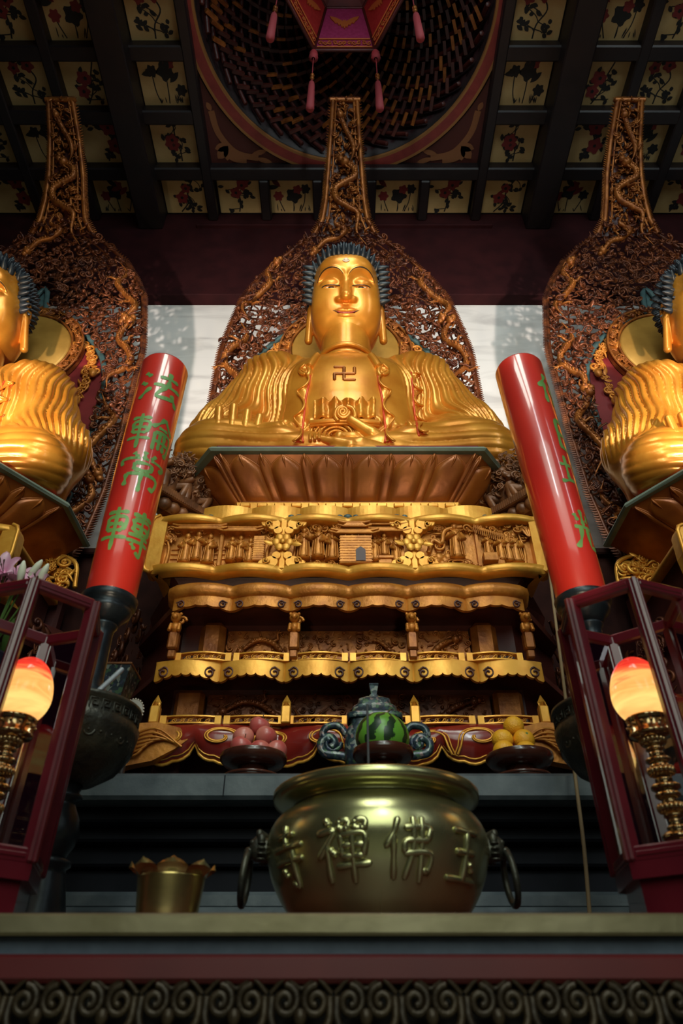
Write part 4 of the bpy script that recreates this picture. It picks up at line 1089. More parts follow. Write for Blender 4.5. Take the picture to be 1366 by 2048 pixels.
    for x in (-.86, -.28, .29, .86):
        b = MB(); z = z_t1s; s_ = .042
        b.box((x, yF - .045, z + .04), (s_, s_, .08), 0, bev=.005)
        for a in range(4):
            an = a * PI / 2 + PI / 4; b.merge(TS[5], RT((x + .018 * math.cos(an), yF - .045 + .018 * math.sin(an), z + .092), .3, 0, an - PI / 2, (.02, .02, .022)), 0)
        b.lathe([(0, z + .135), (.008, z + .12), (.020, z + .098), (.014, z + .082), (.018, z + .078)], 4, (x, yF - .045, 0), 0, smooth=False)
        b.build('bud_post', M['gold_bright'], root)
    b = MB(); carved_plate(b, -.68, .68, z_r1 + .0, z_t2e + .02, 3.16, 5); 
    b.build('dragon_board', M['carve_brown'], root)
    for sx in (-1, 1):
        b = MB(); b.box((sx * .76, 3.15, (z_r1 + z_t2e) / 2), (.14, .08, z_t2e - z_r1 + .06), 0, bev=.02); b.build('board_end', M['gold_old'], root)
    # tier 2
    b = MB(); skirt(b, .90, yF - .02, 6, .035, z_t2s, z_t2e - .012, 7, 0, 1, .0); b.build('cloud_edged_board', [M['gold_bright'], M['wood_dark']], root)
    b = MB(); sweep(b, bow_path(.90, yF - .015, 6, .03, 1.30, yF + .42, 3.76)[2:-2], [(-.06, z_t2s - .004), (.004, z_t2s - .004), (.004, z_t2s + .004), (-.06, z_t2s + .004)]); b.build('ledge', M['gold_bright'], root)
    b = MB(); rail(b, .82, yF - .022, 6, .035, z_t2s + .003, z_r2, mat=0, rg=rg); b.build('openwork_rail', M['gold_bright'], root)
    for x in (-.83, -.26, .30, .85):
        b = MB(); z = z_t2s + .01; s_ = .05
        b.box((x, yF - .045, z + .02), (s_ * .75, s_ * .75, .04), 0, bev=.005); b.box((x, yF - .05, z + .085), (s_, s_, .09), 0, bev=.008)
        pst = b.build('lion_post', M['gold_old'], root)
        b = MB(); zl = z + .128              # crouching lion
        b.ell((x, yF - .05, zl + .03), (.028, .036, .032), 8, 6); b.ell((x, yF - .075, zl + .072), (.027, .027, .026), 8, 6); b.ell((x, yF - .10, zl + .066), (.016, .014, .014), 6, 4)
        for sx in (-1, 1):
            b.tube([(x + sx * .02, yF - .07, zl + .04), (x + sx * .022, yF - .085, zl)], .010, 5); b.ell((x + sx * .02, yF - .07, zl + .095), .009, 5, 4)
        sp = spiral_pts(1.1, .025, .006, 12, 0, 1); b.tube([(x + .015 + q_[0], yF - .02, zl + .085 + q_[2]) for q_ in sp], .008, 5)
        b.build('lion_finial', M['gold_carved'], pst)
    b = MB(); carved_plate(b, -.62, .62, z_r2 - .02, z_t3e + .0, 3.17, 8); b.build('dragon_board', M['gold_old'], root)
    for sx in (-1, 1):
        b = MB(); b.box((sx * .69, 3.15, (z_r2 + z_t3e) / 2), (.13, .09, z_t3e - z_r2 + .06), 0, bev=.03); b.build('board_end', M['gold_old'], root)
    # tier 3
    P3 = bow_path(.88, yF - .02, 6, .035, .90, yF + .10, 3.76)[1:-1]
    b = MB(); zz = [z_t3s, z_t3s + (z_t3m - z_t3s) * .3, z_t3s + (z_t3m - z_t3s) * .65, z_t3m]
    sweep(b, P3, [(-.05, zz[0]), (.005, zz[0]), (.026, zz[1]), (.022, zz[2]), (-.01, zz[3]), (-.06, zz[3])], 0, True); b.build('bowed_moulding', M['gold_carved'], root)
    b = MB(); skirt(b, .87, yF - .02, 6, .035, z_t3s, z_t3e - .01, 5, 0, 1, .0); b.build('cloud_edged_board', [M['gold_carved'], M['wood_dark']], root)
    # waist under the box
    b = MB(); loft(b, [(plan(.84, yF + .06, 1.1, yF + .5, 3.78), z_t3m - .01), (plan(.90, yF + .02, 1.12, yF + .45, 3.78), z_b0 + .01)]); b.build('waist', M['wood_dark'], root)
    # --- the box with three scenes
    yB = 2.95; amp = .04; H_ = z_b1 - z_b0
    PB = bow_path(BX, yB, 6, amp, BX - .03, yB + .10, 3.74, 14)
    b = MB(); e = .042
    sweep(b, PB, [(-.06, z_b0 - .004), (-.012, z_b0), (.0, z_b0 + .012), (.004, z_b0 + e), (-.012, z_b0 + e + .008), (-.06, z_b0 + e + .008)], 0, True)
    sweep(b, PB, [(-.06, z_b1 - e - .008), (-.012, z_b1 - e - .008), (.004, z_b1 - e), (.0, z_b1 - .012), (-.012, z_b1), (-.08, z_b1 + .004)], 0, True)
    xj = [-BX, -BX + BX * 2 / 3, BX - BX * 2 / 3, BX]
    for x in (-BX + .025, BX - .025):
        sg_ = 1 if x > 0 else -1
        ol_ = [(x - sg_ * .035, z_b0 + .035), (x + sg_ * .01, z_b0 + .004), (x + sg_ * .035, z_b0 + .016), (x + sg_ * .048, z_b0 + .045), (x + sg_ * .056, (z_b0 + z_b1) / 2), (x + sg_ * .048, z_b1 - .045), (x + sg_ * .035, z_b1 - .016), (x + sg_ * .01, z_b1 - .004), (x - sg_ * .035, z_b1 - .035)]
        b.prism(ol_ if sg_ > 0 else ol_[::-1], yB - .016, yB + .08, 0)
        b.tube([(q_[0], yB - .014, q_[1]) for q_ in ol_[1:-1]], .012, 6, 0)
    for x in xj[1:3]:
        b.box((x, yB + .015, (z_b0 + z_b1) / 2), (.05, .05, H_ - .04), 0, bev=.012)
        for zc, sg in ((z_b0 + e, 1), (z_b1 - e, -1)):
            for sx in (-1, 1):      # cloud-shaped corner of the opening
                for r_, dx, dz in ((.040, .055, .022), (.030, .095, .010), (.026, .03, .062)):
                    b.lathe([(0, -.008), (r_ * .86, -.008), (r_ * .97, -.003), (r_, .03)], 16, (0, 0, 0), 0, smooth=False, M=RT((x + sx * dx, yB - .012, zc + sg * dz), -PI / 2))
                sp = spiral_pts(1.2, .020, .004, 14, 0, sx * sg); b.tube([(x + sx * .082 + q_[0], yB - .028, zc + sg * .026 + q_[2]) for q_ in sp], .0045, 4, 0)
        zc = (z_b0 + z_b1) / 2      # flower boss
        for a in range(6):
            an = a * PI / 3; b.ell((x + .034 * math.cos(an), yB - .024, zc + .034 * math.sin(an)), (.025, .008, .025), 10, 5, 0)
        b.ell((x, yB - .032, zc), (.016, .010, .016), 10, 6, 0)
        for sx in (-1, 1): b.merge(TS[5], RT((x + sx * .07, yB - .022, zc - .01), 0, sx * PI / 2, 0, .04), 0); b.merge(TS[6], RT((x + sx * .06, yB - .018, zc + .0), 0, 0, 0, .026), 0)
    b.build('box_frame', M['gold_bright'], root)
    # recessed scenes
    z0, z1 = z_b0 + e, z_b1 - e; yR = yB + .035
    def scene(k):
        b = MB(); x0, x1 = xj[k] + .03, xj[k + 1] - .03
        b.box(((x0 + x1) / 2, yR + .02, (z0 + z1) / 2), (x1 - x0 + .02, .04, z1 - z0 + .02), 0)
        r_ = random.Random(50 + k); hh = z1 - z0
        def fx(px): return (px - 697) / 392 * BX
        def fz(py): return z0 + (1128 - py) / (1128 - 1048) * hh
        # leafy band along the top, ground at the bottom
        for i in range(46): b.merge(TS[r_.choice((5, 6, 1, 2))], RT((r_.uniform(x0 + .02, x1 - .02), yR - r_.uniform(.0, .03), z1 - r_.uniform(.0, .035)), r_.uniform(-.3, .3), r_.uniform(0, 6), 0, r_.uniform(.016, .028)), 0)
        for i in range(24): b.merge(TS[r_.choice((6, 1, 2))], RT((r_.uniform(x0 + .02, x1 - .02), yR - r_.uniform(.0, .02), z0 + r_.uniform(.0, .02)), 0, r_.uniform(-.3, .3), 0, r_.uniform(.014, .026)), 0)
        if k == 0:
            for px, py in ((372, 1119), (394, 1115), (418, 1120)): figure(b, fx(px), yR - .018, fz(py), hh * .68, 0, r_)
            for px, py in ((463, 1115), (480, 1113), (500, 1118)): figure(b, fx(px), yR - .018, fz(py), hh * .55, 0, r_)
            roof(b, fx(350), fx(438), yR, fz(1062), hh * .10); roof(b, fx(444), fx(512), yR, fz(1066), hh * .10)
            b.box((fx(441), yR - .012, fz(1092)), (.022, .03, hh * .8), 0, bev=.004)
            b.box((fx(518), yR - .02, fz(1095)), (.062, .045, hh * .55), 0, bev=.004)
            for i in range(9): b.box((fx(518), yR - .042, fz(1112) + i * hh * .05), (.064, .004, .004), 0)
            for i in range(3): b.box((fx(398), yR - .004, fz(1108) + i * .03), (.30, .008, .006), 0)
            tree(b, fx(540), yR, z0, hh * .9, r_); tree(b, fx(333), yR, z0 + .03, hh * .8, r_)
            for rr in (.10, .085, .07): b.tube([(fx(386) + rr * 1.3 * math.cos(a_), yR - .02, z0 + rr * .42 * math.sin(a_)) for a_ in np.linspace(0, PI, 14)], .006, 5)
        if k == 1:
            for px, py in ((608, 1112), (637, 1110), (665, 1114)): figure(b, fx(px), yR - .02, fz(py), hh * .72, 0, r_)
            for px in (608, 637, 665): b.merge(TS[6], RT((fx(px), yR - .03, fz(1122)), 0, 0, 0, .030), 0)
            # gate tower with a doorway
            xt = fx(712); b.box((xt, yR - .03, fz(1101)), (.17, .07, hh * .62), 0, bev=.004)
            for i in range(10):
                b.box((xt, yR - .066, fz(1123) + i * hh * .058), (.172, .004, .003), 0)
                for j in range(5): b.box((xt - .07 + .034 * j + (.017 if i % 2 else 0), yR - .066, fz(1123) + (i + .5) * hh * .058), (.003, .004, hh * .055), 0)
            b.prism([(xt + .0, fz(1123)), (xt + .05, fz(1123)), (xt + .05, fz(1104)), (xt + .025, fz(1098)), (xt, fz(1104))], yR - .072, yR - .05, 1)
            roof(b, xt - .10, xt + .09, yR - .02, fz(1074), hh * .09); roof(b, xt - .06, xt + .05, yR - .02, fz(1062), hh * .12)
            roof(b, fx(740), fx(812), yR, fz(1066), hh * .09); roof(b, fx(745), fx(806), yR, fz(1054), hh * .07)
            for px in (742, 806): b.box((fx(px), yR - .02, fz(1096)), (.014, .02, hh * .72), 0)
            figure(b, fx(751), yR - .02, fz(1116), hh * .62, 0, r_); figure(b, fx(793), yR - .02, fz(1118), hh * .58, 0, r_); figure(b, fx(770), yR - .025, fz(1108), hh * .52, 0, r_)
            b.box((fx(770), yR - .03, fz(1112)), (.09, .04, .018), 0, bev=.003); b.box((fx(770), yR - .026, fz(1119)), (.07, .03, .05), 0, bev=.003)
            tree(b, fx(585), yR, z0 + .02, hh * .85, r_)
        if k == 2:
            figure(b, fx(914), yR - .025, fz(1113), hh * .82, 0, r_)
            for rr in (.02, .034, .048): b.tube([(fx(914) + rr * 1.5 * math.cos(a_), yR - .03, fz(1118) + rr * .5 * math.sin(a_)) for a_ in np.linspace(0, 2 * PI, 18)], .005, 4)
            P = smooth_path([(fx(858), yR - .02, fz(1100)), (fx(868), yR - .03, fz(1080)), (fx(885), yR - .03, fz(1085)), (fx(895), yR - .03, fz(1062)), (fx(930), yR - .03, fz(1055))], 8); b.tube(P, .013, 6)
            for px, py, s_ in ((868, 1078, .035), (884, 1058, .03), (880, 1088, .03), (900, 1100, .03), (872, 1112, .036), (888, 1118, .03)): b.merge(TS[r_.choice((0, 1, 6))], RT((fx(px), yR - .02, fz(py)), 0, r_.uniform(0, 6), 0, s_), 0)
            for i in range(6): b.ell((fx(866 + i * 6), yR - .015, fz(1120 - (i % 3) * 6)), (.03, .02, .026), 7, 5, 0)
            b.box((fx(957), yR - .015, fz(1092)), (.014, .03, hh * .8), 0)
            P = [(fx(955), yR - .03, fz(1056)), (fx(990), yR - .03, fz(1066)), (fx(1030), yR - .03, fz(1082))]; b.tube(P, .012, 6)
            for t in np.linspace(0, 1, 22): b.tube([(fx(955 + 75 * t), yR - .042, fz(1056 + 26 * t) + .01), (fx(951 + 75 * t), yR - .036, fz(1062 + 26 * t) - .012)], .0035, 4)
            for px, py, s_ in ((978, 1105, .5), (1003, 1116, .62), (1018, 1118, .66), (1032, 1120, .7)): figure(b, fx(px), yR - .02, fz(py), hh * s_, 0, r_)
            b.box((fx(978), yR - .035, fz(1113)), (.075, .05, .05), 0, bev=.003); b.box((fx(998), yR - .03, fz(1117)), (.04, .03, .045), 0, bev=.003)
            tree(b, fx(1048), yR, z0, hh, r_)
            for i in range(5): b.merge(TS[5], RT((fx(1058) + .012 * i, yR - .035, fz(1066)), 0, PI + .25 * (i - 2), 0, (.024, .024, .04)), 0)
        return b
    for k in range(3): scene(k).build('relief_scene', [M['gold_carved'], M['wood_dark']], root)
    # top board with pierced clouds over the box
    PT = bow_path(.80, 3.0, 6, .03, .80, 3.12, 3.74, 12)
    b = MB(); sweep(b, PT, [(-.03, z_b1 - .01), (.0, z_b1 - .01), (.0, z_top), (-.05, z_top + .002)], 0)
    for k in range(7):
        x = -.80 + k * 1.6 / 6
        for dx, r_ in ((-.045, .02), (0, .026), (.045, .02)): b.ell((x + dx, 2.99 - .004, z_b1 + .024), (r_, .016, r_ * .7), 10, 5, 1)
    b.build('top_board', [M['gold_bright'], M['teal']], root)
    b = MB(); loft(b, [(plan(BX - .10, yB + .09, BX - .08, yB + .2, 3.74), z_b0), (plan(BX - .10, yB + .09, BX - .08, yB + .2, 3.74), z_b1 - .005)]); loft(b, [(plan(.76, 3.04, .78, 3.14, 3.72), z_b1 - .01), (plan(.76, 3.04, .78, 3.14, 3.72), zY(1006, 3.06) - .062)]); b.build('box_core', M['wood_dark'], root)
    # dark carved flanks running back
    for sx in (-1, 1):
        b = MB(); rg2 = random.Random(31)
        pts = poisson(240, lambda r_: (r_.uniform(2.75, 3.25), r_.uniform(zS + .4, z_b0 - .05)), .06, rg2, 6)
        for p in pts: b.merge(TS[rg2.choice((0, 1, 2, 3, 5, 6))], RT((sx * (1.17 + .04 * math.sin(p[1] * 9) ), p[0] + .47, p[1]), 0, rg2.uniform(0, 6), sx * PI / 3, rg2.uniform(.03, .05)), 0)
        b.build('flank_carving', M['carve_brown'], root)
    return root
ped = make_pedestal('tiered gilded pedestal with three carved relief scenes under the middle statue')

# ================================================================== CARVED GUARDIAN GROUPS BESIDE THE SEAT
def make_guardian(sx, label):
    zt = zY(1000, 2.98)
    root = thing('guardian_carving', label, 'carving', (sx * .97, 3.02, zt - .10), 0, 'guardian carvings beside the middle lotus seat')
    b = MB(); Mz = Matrix.Rotation(sx * -.85, 4, 'Z')
    b.box((0, 0, .09), (.36, .16, .055), 0, M=Mz, bev=.006)
    for i in range(26): b.box((-.17 + .0136 * i, -.082, .09), (.005, .006, .045), 0, M=Mz)
    b.box((0, 0, .03), (.20, .10, .07), 0, M=Mz, bev=.02); 
    for a in range(4): b.ell((.06 * (a - 1.5), -.03, .035), (.04, .04, .04), 8, 6, 0, M=Mz)
    b.build('platform', M['wood_brown'], root)
    b = MB(); rg = random.Random(9 + sx); z = .118
    # two crouching figures in armour with scarves
    for ox, h in ((-.07, .30), (.085, .24)):
        b.ell((ox, 0, z + .35 * h), (.075, .06, .11 * h / .3), 9, 7, 0, M=Mz); b.ell((ox + .02, -.03, z + .75 * h), (.042, .045, .05), 9, 7, 0, M=Mz); b.ell((ox + .02, -.01, z + .92 * h), (.028, .03, .03), 8, 5, 0, M=Mz)
        for s2 in (-1, 1):
            b.tube([Mz @ Vector(q) for q in ((ox + s2 * .06, 0, z + .55 * h), (ox + s2 * .11, -.04, z + .40 * h), (ox + s2 * .06, -.09, z + .55 * h))], [.028, .024, .018], 7)
            b.tube([Mz @ Vector(q) for q in ((ox + s2 * .03, -.01, z + .22 * h), (ox + s2 * .08, -.075, z + .24 * h), (ox + s2 * .06, -.05, z))], [.036, .032, .024], 7)
    b.build('figure', M['wood_brown'], root)
    b = MB()
    for i in range(420):
        a_ = rg.uniform(0, PI); r_ = rg.uniform(.06, .22); q = Mz @ Vector((r_ * math.cos(a_) * 1.0, rg.uniform(-.085, .06), z + .06 + r_ * 1.25 * math.sin(a_)))
        b.merge(TS[rg.choice((0, 1, 2, 3, 5, 5, 6))], RT(q, rg.uniform(-.5, .5), rg.uniform(0, 6), rg.uniform(-.5, .5), rg.uniform(.012, .024)), 0)
    b.build('foliage', M['wood_brown'], root)
    return root
make_guardian(-1, 'dark carved guardian group left of the middle lotus seat, beside the lettered candle')
make_guardian(1, 'dark carved guardian group right of the middle lotus seat, beside the glossy candle')

for sx, lb in ((-1, 'left'), (1, 'right')):
    o = copy_tree(lotus); o.location = (sx * SIDE, .08, 0); o['label'] = 'dark lotus seat under the cut-off statue at the %s edge' % lb
    o = copy_tree(ped); o.location = (sx * SIDE, .08, 0); o['label'] = 'carved pedestal below the cut-off %s statue, mostly hidden behind the glass lantern' % lb
# ================================================================== MANDORLAS
YM = 3.9
yt = [(1200, 3.9), (520, 3.9), (490, 3.84), (470, 3.79), (440, 3.70), (400, 3.60), (350, 3.46), (280, 3.22), (200, 2.92)]
wt = [(1200, 270), (1123, 290), (1072, 300), (986, 298), (870, 281), (830, 271), (700, 247), (640, 222), (595, 202), (560, 172), (520, 130), (490, 92), (470, 62), (440, 45), (400, 38), (350, 34), (280, 29), (200, 24)]
pys = np.concatenate([np.arange(1200, 600, -12), np.arange(600, 199, -5)])
yv = np.interp(-pys, [-a for a, _ in yt], [c for _, c in yt]); zv = np.array([zY(p, y) for p, y in zip(pys, yv)])
wv = np.interp(-pys, [-a for a, _ in wt], [c for _, c in wt]) * np.array([sY(p, y) for p, y in zip(pys, yv)])
def my(z): return float(np.interp(z, zv, yv))
def mw(z): return float(np.interp(z, zv, wv))
ZMB, ZMT = float(zv[0]), float(zv[-1])
z_arch = zY(640, YM); z_peak = zY(578, YM); BAND = .25
def inner_w(z):                                        # half width of the red field
    w = mw(z) - BAND
    zc = zY(800, YM)
    if z > zc:
        t = (z - zc) / (z_arch - zc); 
        if t >= 1: return 0.0
        w = (mw(zc) - BAND) * math.sqrt(max(0, 1 - t ** 2.2))
    return max(0, w)
def make_mandorla(label):
    root = thing('mandorla', label, 'mandorla', (0, 0, 0), 0, 'carved mandorlas behind the statues')
    rg = random.Random(77)
    # red field
    b = MB(); zs = np.concatenate([np.linspace(ZMB, z_arch - .12, 26), np.linspace(z_arch - .1, z_arch - .002, 14)]); L = [(-inner_w(z), z) for z in zs]; Rr = [(inner_w(z), z) for z in zs[::-1]]
    b.prism(L[::-1] + Rr[::-1], YM + .03, YM + .07, 0); b.build('red_field', M['red_panel'], root)
    # teal trim round the field with an ogee head
    b = MB()
    tp = [(-inner_w(z) - .015, YM + .0, z) for z in np.linspace(ZMB, z_arch - .16, 24)]
    wl = inner_w(z_arch - .16)
    head = [(-wl * .55, YM - .01, z_arch - .02), (-wl * .40, YM - .01, z_arch + .0), (-.11, YM - .01, z_arch + .06), (-.04, YM - .01, z_peak - .08), (0, YM - .01, z_peak)]
    head = [np.array(q) for q in head]
    full = [np.array(q) for q in tp] + head + [q * np.array((-1, 1, 1)) for q in head[::-1][1:]] + [np.array(q) * np.array((-1, 1, 1)) for q in tp[::-1]]
    b.tube(full, .028, 6, 0, flat=.6)
    hp_ = head + [q * np.array((-1, 1, 1)) for q in head[::-1][1:]]
    b.prism([(q[0], q[2]) for q in hp_][::-1], YM + .02, YM + .05, 0)
    b.build('teal_trim', M['teal'], root)
    # halo disc and its carved ring
    zc = zY(704, YM) ; r_ = .475
    b = MB(); b.lathe([(0, -.02), (r_ - .02, -.02), (r_, 0), (r_, .03)], 56, (0, 0, 0), 0, M=RT((0, YM - .03, zc), -PI / 2)); hd = b.build('halo_disc', M['halo'], root)
    b = MB(); a = np.linspace(0, 2 * PI, 72, endpoint=False)
    for rr, tk in ((r_ + .012, .012), (r_ + .105, .012)): b.tube([(rr * math.cos(t), YM - .04, zc + rr * math.sin(t)) for t in a], tk, 6, closed=True)
    b.lathe([(r_, .03), (r_, 0), (r_ + .11, 0), (r_ + .11, .04)], 56, (0, 0, 0), 0, M=RT((0, YM - .02, zc), -PI / 2), smooth=False)
    for i in range(150):
        t = rg.uniform(0, 2 * PI); rr = r_ + rg.uniform(.03, .09); b.merge(TS[rg.choice((0, 1, 2, 3, 5))], RT((rr * math.cos(t), YM - .045, zc + rr * math.sin(t)), 0, rg.uniform(0, 6), 0, rg.uniform(.018, .028)))
    b.build('halo_ring', M['gold_old'], root)
    # charm chains hanging in the red field
    for sx in (-1, 1):
        for fx, za, zb in ((.80, zY(690, YM), zY(800, YM)), (.90, zY(655, YM), zY(745, YM)), (.58, zY(640, YM), zY(690, YM))):
            b = MB(); z = za
            while z > zb:
                x = sx * min(fx * (mw(zY(800, YM)) - BAND), inner_w(z) - .07)
                b.merge(TS[rg.choice((0, 1, 6, 5))], RT((x + rg.uniform(-.015, .015), YM - .0, z), 0, rg.uniform(0, 6), 0, rg.uniform(.035, .05))); z -= .06
            b.ell((x, YM - .02, zb - .03), (.034, .03, .045), 10, 6); b.build('charm_chain', M['gold_carved'], root)
    # openwork border
    def samp(r):
        z = r.uniform(ZMB, zY(455, 3.75)); w = mw(z); iw = inner_w(z) + (.02 if z < z_arch else 0)
        if iw > w - .03: return None
        x = r.uniform(-w + .02, w - .02)
        if abs(x) < iw: return None
        if z > z_arch - .05 and abs(x) < .14 and z < z_peak: return None
        return (x, z)
    pts = poisson(4500, samp, .048, rg, 12)
    tn = 0.0
    b = MB(); scatter(b, [(p[0], my(p[1]), p[1]) for p in pts], (.026, .044), rg, depth=(-.02, .05), tilt=.5)
    P2 = poisson(2200, samp, .068, rg, 10); scatter(b, [(p[0], my(p[1]) - .03, p[1]) for p in P2], (.026, .046), rg, (2, 2, 2, 1, 1, 3, 2, 5), depth=(.01, .06), tilt=.6)
    b.build('openwork_border', M['carve_brown'], root)
    # open lattice of stems that ties the carving together
    b = MB()
    for k in range(46):
        z = ZMB + (ZMT - ZMB) * .62 * k / 45; 
        for sx in (-1, 1):
            w0, w1 = max(.02, inner_w(z)), mw(z)
            if w1 - w0 < .05: continue
            q = [(sx * (w0 + (w1 - w0) * t), my(z) + .02, z + .05 * math.sin(9 * t + k)) for t in np.linspace(0, 1, 8)]; b.tube(q, .010, 5)
    for off in (.10, .2):
        for sx in (-1, 1):
            q = [(sx * max(.03, mw(z) - off), my(z) + .02, z) for z in np.linspace(ZMB, zY(470, 3.79), 40)]; b.tube(q, .010, 5)
    b.build('stem_lattice', M['carve_brown'], root)
    # dragons winding up both sides
    k = 0
    for sx in (-1, 1):
        zz = np.linspace(ZMB + .1, zY(530, YM), 5)
        for i in range(4):
            b = MB(); path = []
            for t in np.linspace(0, 1, 8):
                z = zz[i] + (zz[i + 1] - zz[i]) * (t * .92); xm = mw(z) - BAND * .5 + BAND * .30 * math.sin(t * 9 + i * 2)
                path.append((sx * xm, my(z) - .06 - .02 * math.sin(t * 14), z))
            dragon(b, path[::-1] if (i + (sx > 0)) % 2 else path, .030, 0); b.build('dragon', M['gold_old'], root)
    b = MB()
    path = [(.22, 3.70, zY(500, 3.85)), (.12, 3.66, zY(475, 3.8)), (.13, 3.62, zY(440, 3.7)), (.03, 3.56, zY(425, 3.66)), (-.08, 3.52, zY(410, 3.62)), (-.10, 3.46, zY(392, 3.58)), (.0, 3.40, zY(378, 3.54)), (.10, 3.36, zY(365, 3.5)), (.09, 3.30, zY(348, 3.45)), (.0, 3.26, zY(338, 3.42))]
    dragon(b, [(p[0], my(p[2]) - .07, p[2]) for p in path][::-1], .034); b.build('dragon', M['gold_old'], root)
    b = MB(); path = [(-.3, 0, zY(508, 3.86)), (-.2, 0, zY(492, 3.84)), (-.08, 0, zY(486, 3.83)), (.0, 0, zY(470, 3.79)), (-.1, 0, zY(455, 3.74)), (-.06, 0, zY(440, 3.7))]
    dragon(b, [(p[0], my(p[2]) - .06, p[2]) for p in path], .028); b.build('dragon', M['gold_old'], root)
    # crest: the narrow strip that leans forward under the ceiling
    b = MB(); zs = np.linspace(zY(465, 3.77), ZMT, 70)
    b.grid(np.array([[(-mw(z) * .9, my(z) + .03, z), (mw(z) * .9, my(z) + .03, z)] for z in zs]), 1, False); b.grid(np.array([[(-mw(z) * .9, my(z) + .06, z + .01), (mw(z) * .9, my(z) + .06, z + .01)] for z in zs]), 1, False)
    for sx in (-1, 1):
        b.tube([(sx * mw(z), my(z), z) for z in zs], .026, 6, 0); b.tube([(sx * (mw(z) * .72), my(z) - .02, z) for z in zs], .012, 5, 0)
        for z in zs[::1]: b.tube([(sx * mw(z), my(z), z), (sx * (mw(z) + .045), my(z) - .01, z + .03)], [.014, .002], 4, 0)
    pts = []
    for z in np.linspace(zs[0], zs[-1], 90):
        for _ in range(3): pts.append((rg.uniform(-1, 1) * mw(z) * .8, my(z) - .0, z + rg.uniform(-.01, .01)))
    scatter(b, pts, (.022, .038), rg, depth=(0, .04), tilt=.8, mat=0)
    q = [(mw(z) * .55 * math.sin((z - zs[0]) * 11), my(z) - .06, z) for z in np.linspace(zY(335, 3.41), ZMT - .08, 40)]; dragon(b, q[::4][::-1], .026, 0)
    for i in range(9):                                    # flaming crown
        x = (i - 4) / 4 * mw(ZMT); b.merge(TS[5], RT((x, my(ZMT) - .01, ZMT + .05), -.5, x * 1.2, 0, (.035, .035, .06)), 0)
    b.tube([(-mw(ZMT) - .03, my(ZMT), ZMT), (mw(ZMT) + .03, my(ZMT), ZMT)], .026, 6, 0)
    b.build('crest', [M['gold_old'], M['wood_dark']], root)
    # toothed outer rim
    b = MB(); zs = np.linspace(ZMB, zY(460, 3.76), 190)
    for sx in (-1, 1):
        P = [(sx * mw(z), my(z), z) for z in zs]; b.tube(P, .020, 6)
        for i in range(0, len(P) - 1):
            t = np.array(P[i + 1]) - np.array(P[i]); t /= np.linalg.norm(t); nn = np.array((t[2], 0, -t[0])) * sx; q = np.array(P[i])
            b.tube([q, q + nn * .05 + t * .02], [.018, .003], 4)
    b.build('toothed_rim', M['carve_brown'], root)
    # gilded scroll feet
    for sx in (-1, 1):
        b = MB(); z0 = zY(1165, YM)
        for i in range(120):
            a_ = rg.uniform(0, 2 * PI); rr = rg.uniform(.02, .21); b.merge(TS[rg.choice((0, 1, 2, 5, 6))], RT((sx * (mw(z0) - .08 + rr * 1.2 * math.cos(a_)), YM - .10 - rg.uniform(0, .08), z0 - .02 + rr * .8 * math.sin(a_)), rg.uniform(-.4, .4), rg.uniform(0, 6), 0, rg.uniform(.03, .05)))
        b.tube(smooth_path([(sx * (mw(z0) - .35), YM - .08, z0 - .2), (sx * (mw(z0) - .25), YM - .1, z0 + .05), (sx * (mw(z0) - .05), YM - .12, z0 + .14), (sx * (mw(z0) + .15), YM - .1, z0 + .1), (sx * (mw(z0) + .2), YM - .1, z0 - .1)], 6), .016, 7)
        b.box((sx * (mw(z0) - .06), YM + .02, (z0 - .1 + .76) / 2), (.34, .10, z0 - .1 - .76), 1, bev=.02)
        b.build('scroll_foot', [M['gold_bright'], M['wood_dark']], root)
    return root
md = make_mandorla('openwork dragon mandorla behind the middle statue, rising to a narrow crest')
MX = 2.90
for sx, lb in ((-1, 'left'), (1, 'right')):
    o = copy_tree(md); o.location = (sx * MX, 0, 0); o['label'] = 'carved dragon mandorla with a red field behind the cut-off %s statue' % lb
# ================================================================== STONE ALTAR
ZS = .76; YS = 2.50
b = MB()
b.box((0, (YS + 4.3) / 2, ZS - .045), (12, 4.3 - YS, .09), 0, bev=.012)
for x in (-1.35, -.45, .38, 1.22): b.box((x, YS - .0008, ZS - .045), (.004, .004, .07), 1)
alt = b.build('stone_altar', [M['stone'], M['stone_shade_joint']])
tag(alt, 'long grey stone altar with stepped mouldings carrying the pedestals and fruit', 'altar')
b = MB()
for z0, z1, y in ((.62, .67, YS + .10), (.57, .62, YS + .17), (.50, .57, YS + .23), (.40, .50, YS + .27)): b.box((0, (y + 4.3) / 2, (z0 + z1) / 2), (12, 4.3 - y, z1 - z0), 0, bev=.008)
b.build('waist', M['stone_shade_joint'], alt)
b = MB()
for z0, z1, y in ((.345, .40, YS + .10), (.27, .345, YS + .03), (-.95, .27, YS - .03)): b.box((0, (y + 4.3) / 2, (z0 + z1) / 2), (12, 4.3 - y, z1 - z0), 0, bev=.012)
b.build('base', M['stone'], alt)
# dark screen added where the lower wall lies unlit, behind the pedestals
b = MB(); b.box((0, 4.12, (ZS + 2.78) / 2), (11.8, .12, 2.78 - ZS), 0); b.box((0, 4.10, 2.76), (11.8, .2, .05), 0, bev=.01)
sc = b.build('dark_backing', mat('matte_dark_backing', (.018, .006, .005), (.035, .011, .008), 0, .85, 6, spec=.1)); tag(sc, 'added dark screen along the wall behind the pedestals', 'backing')

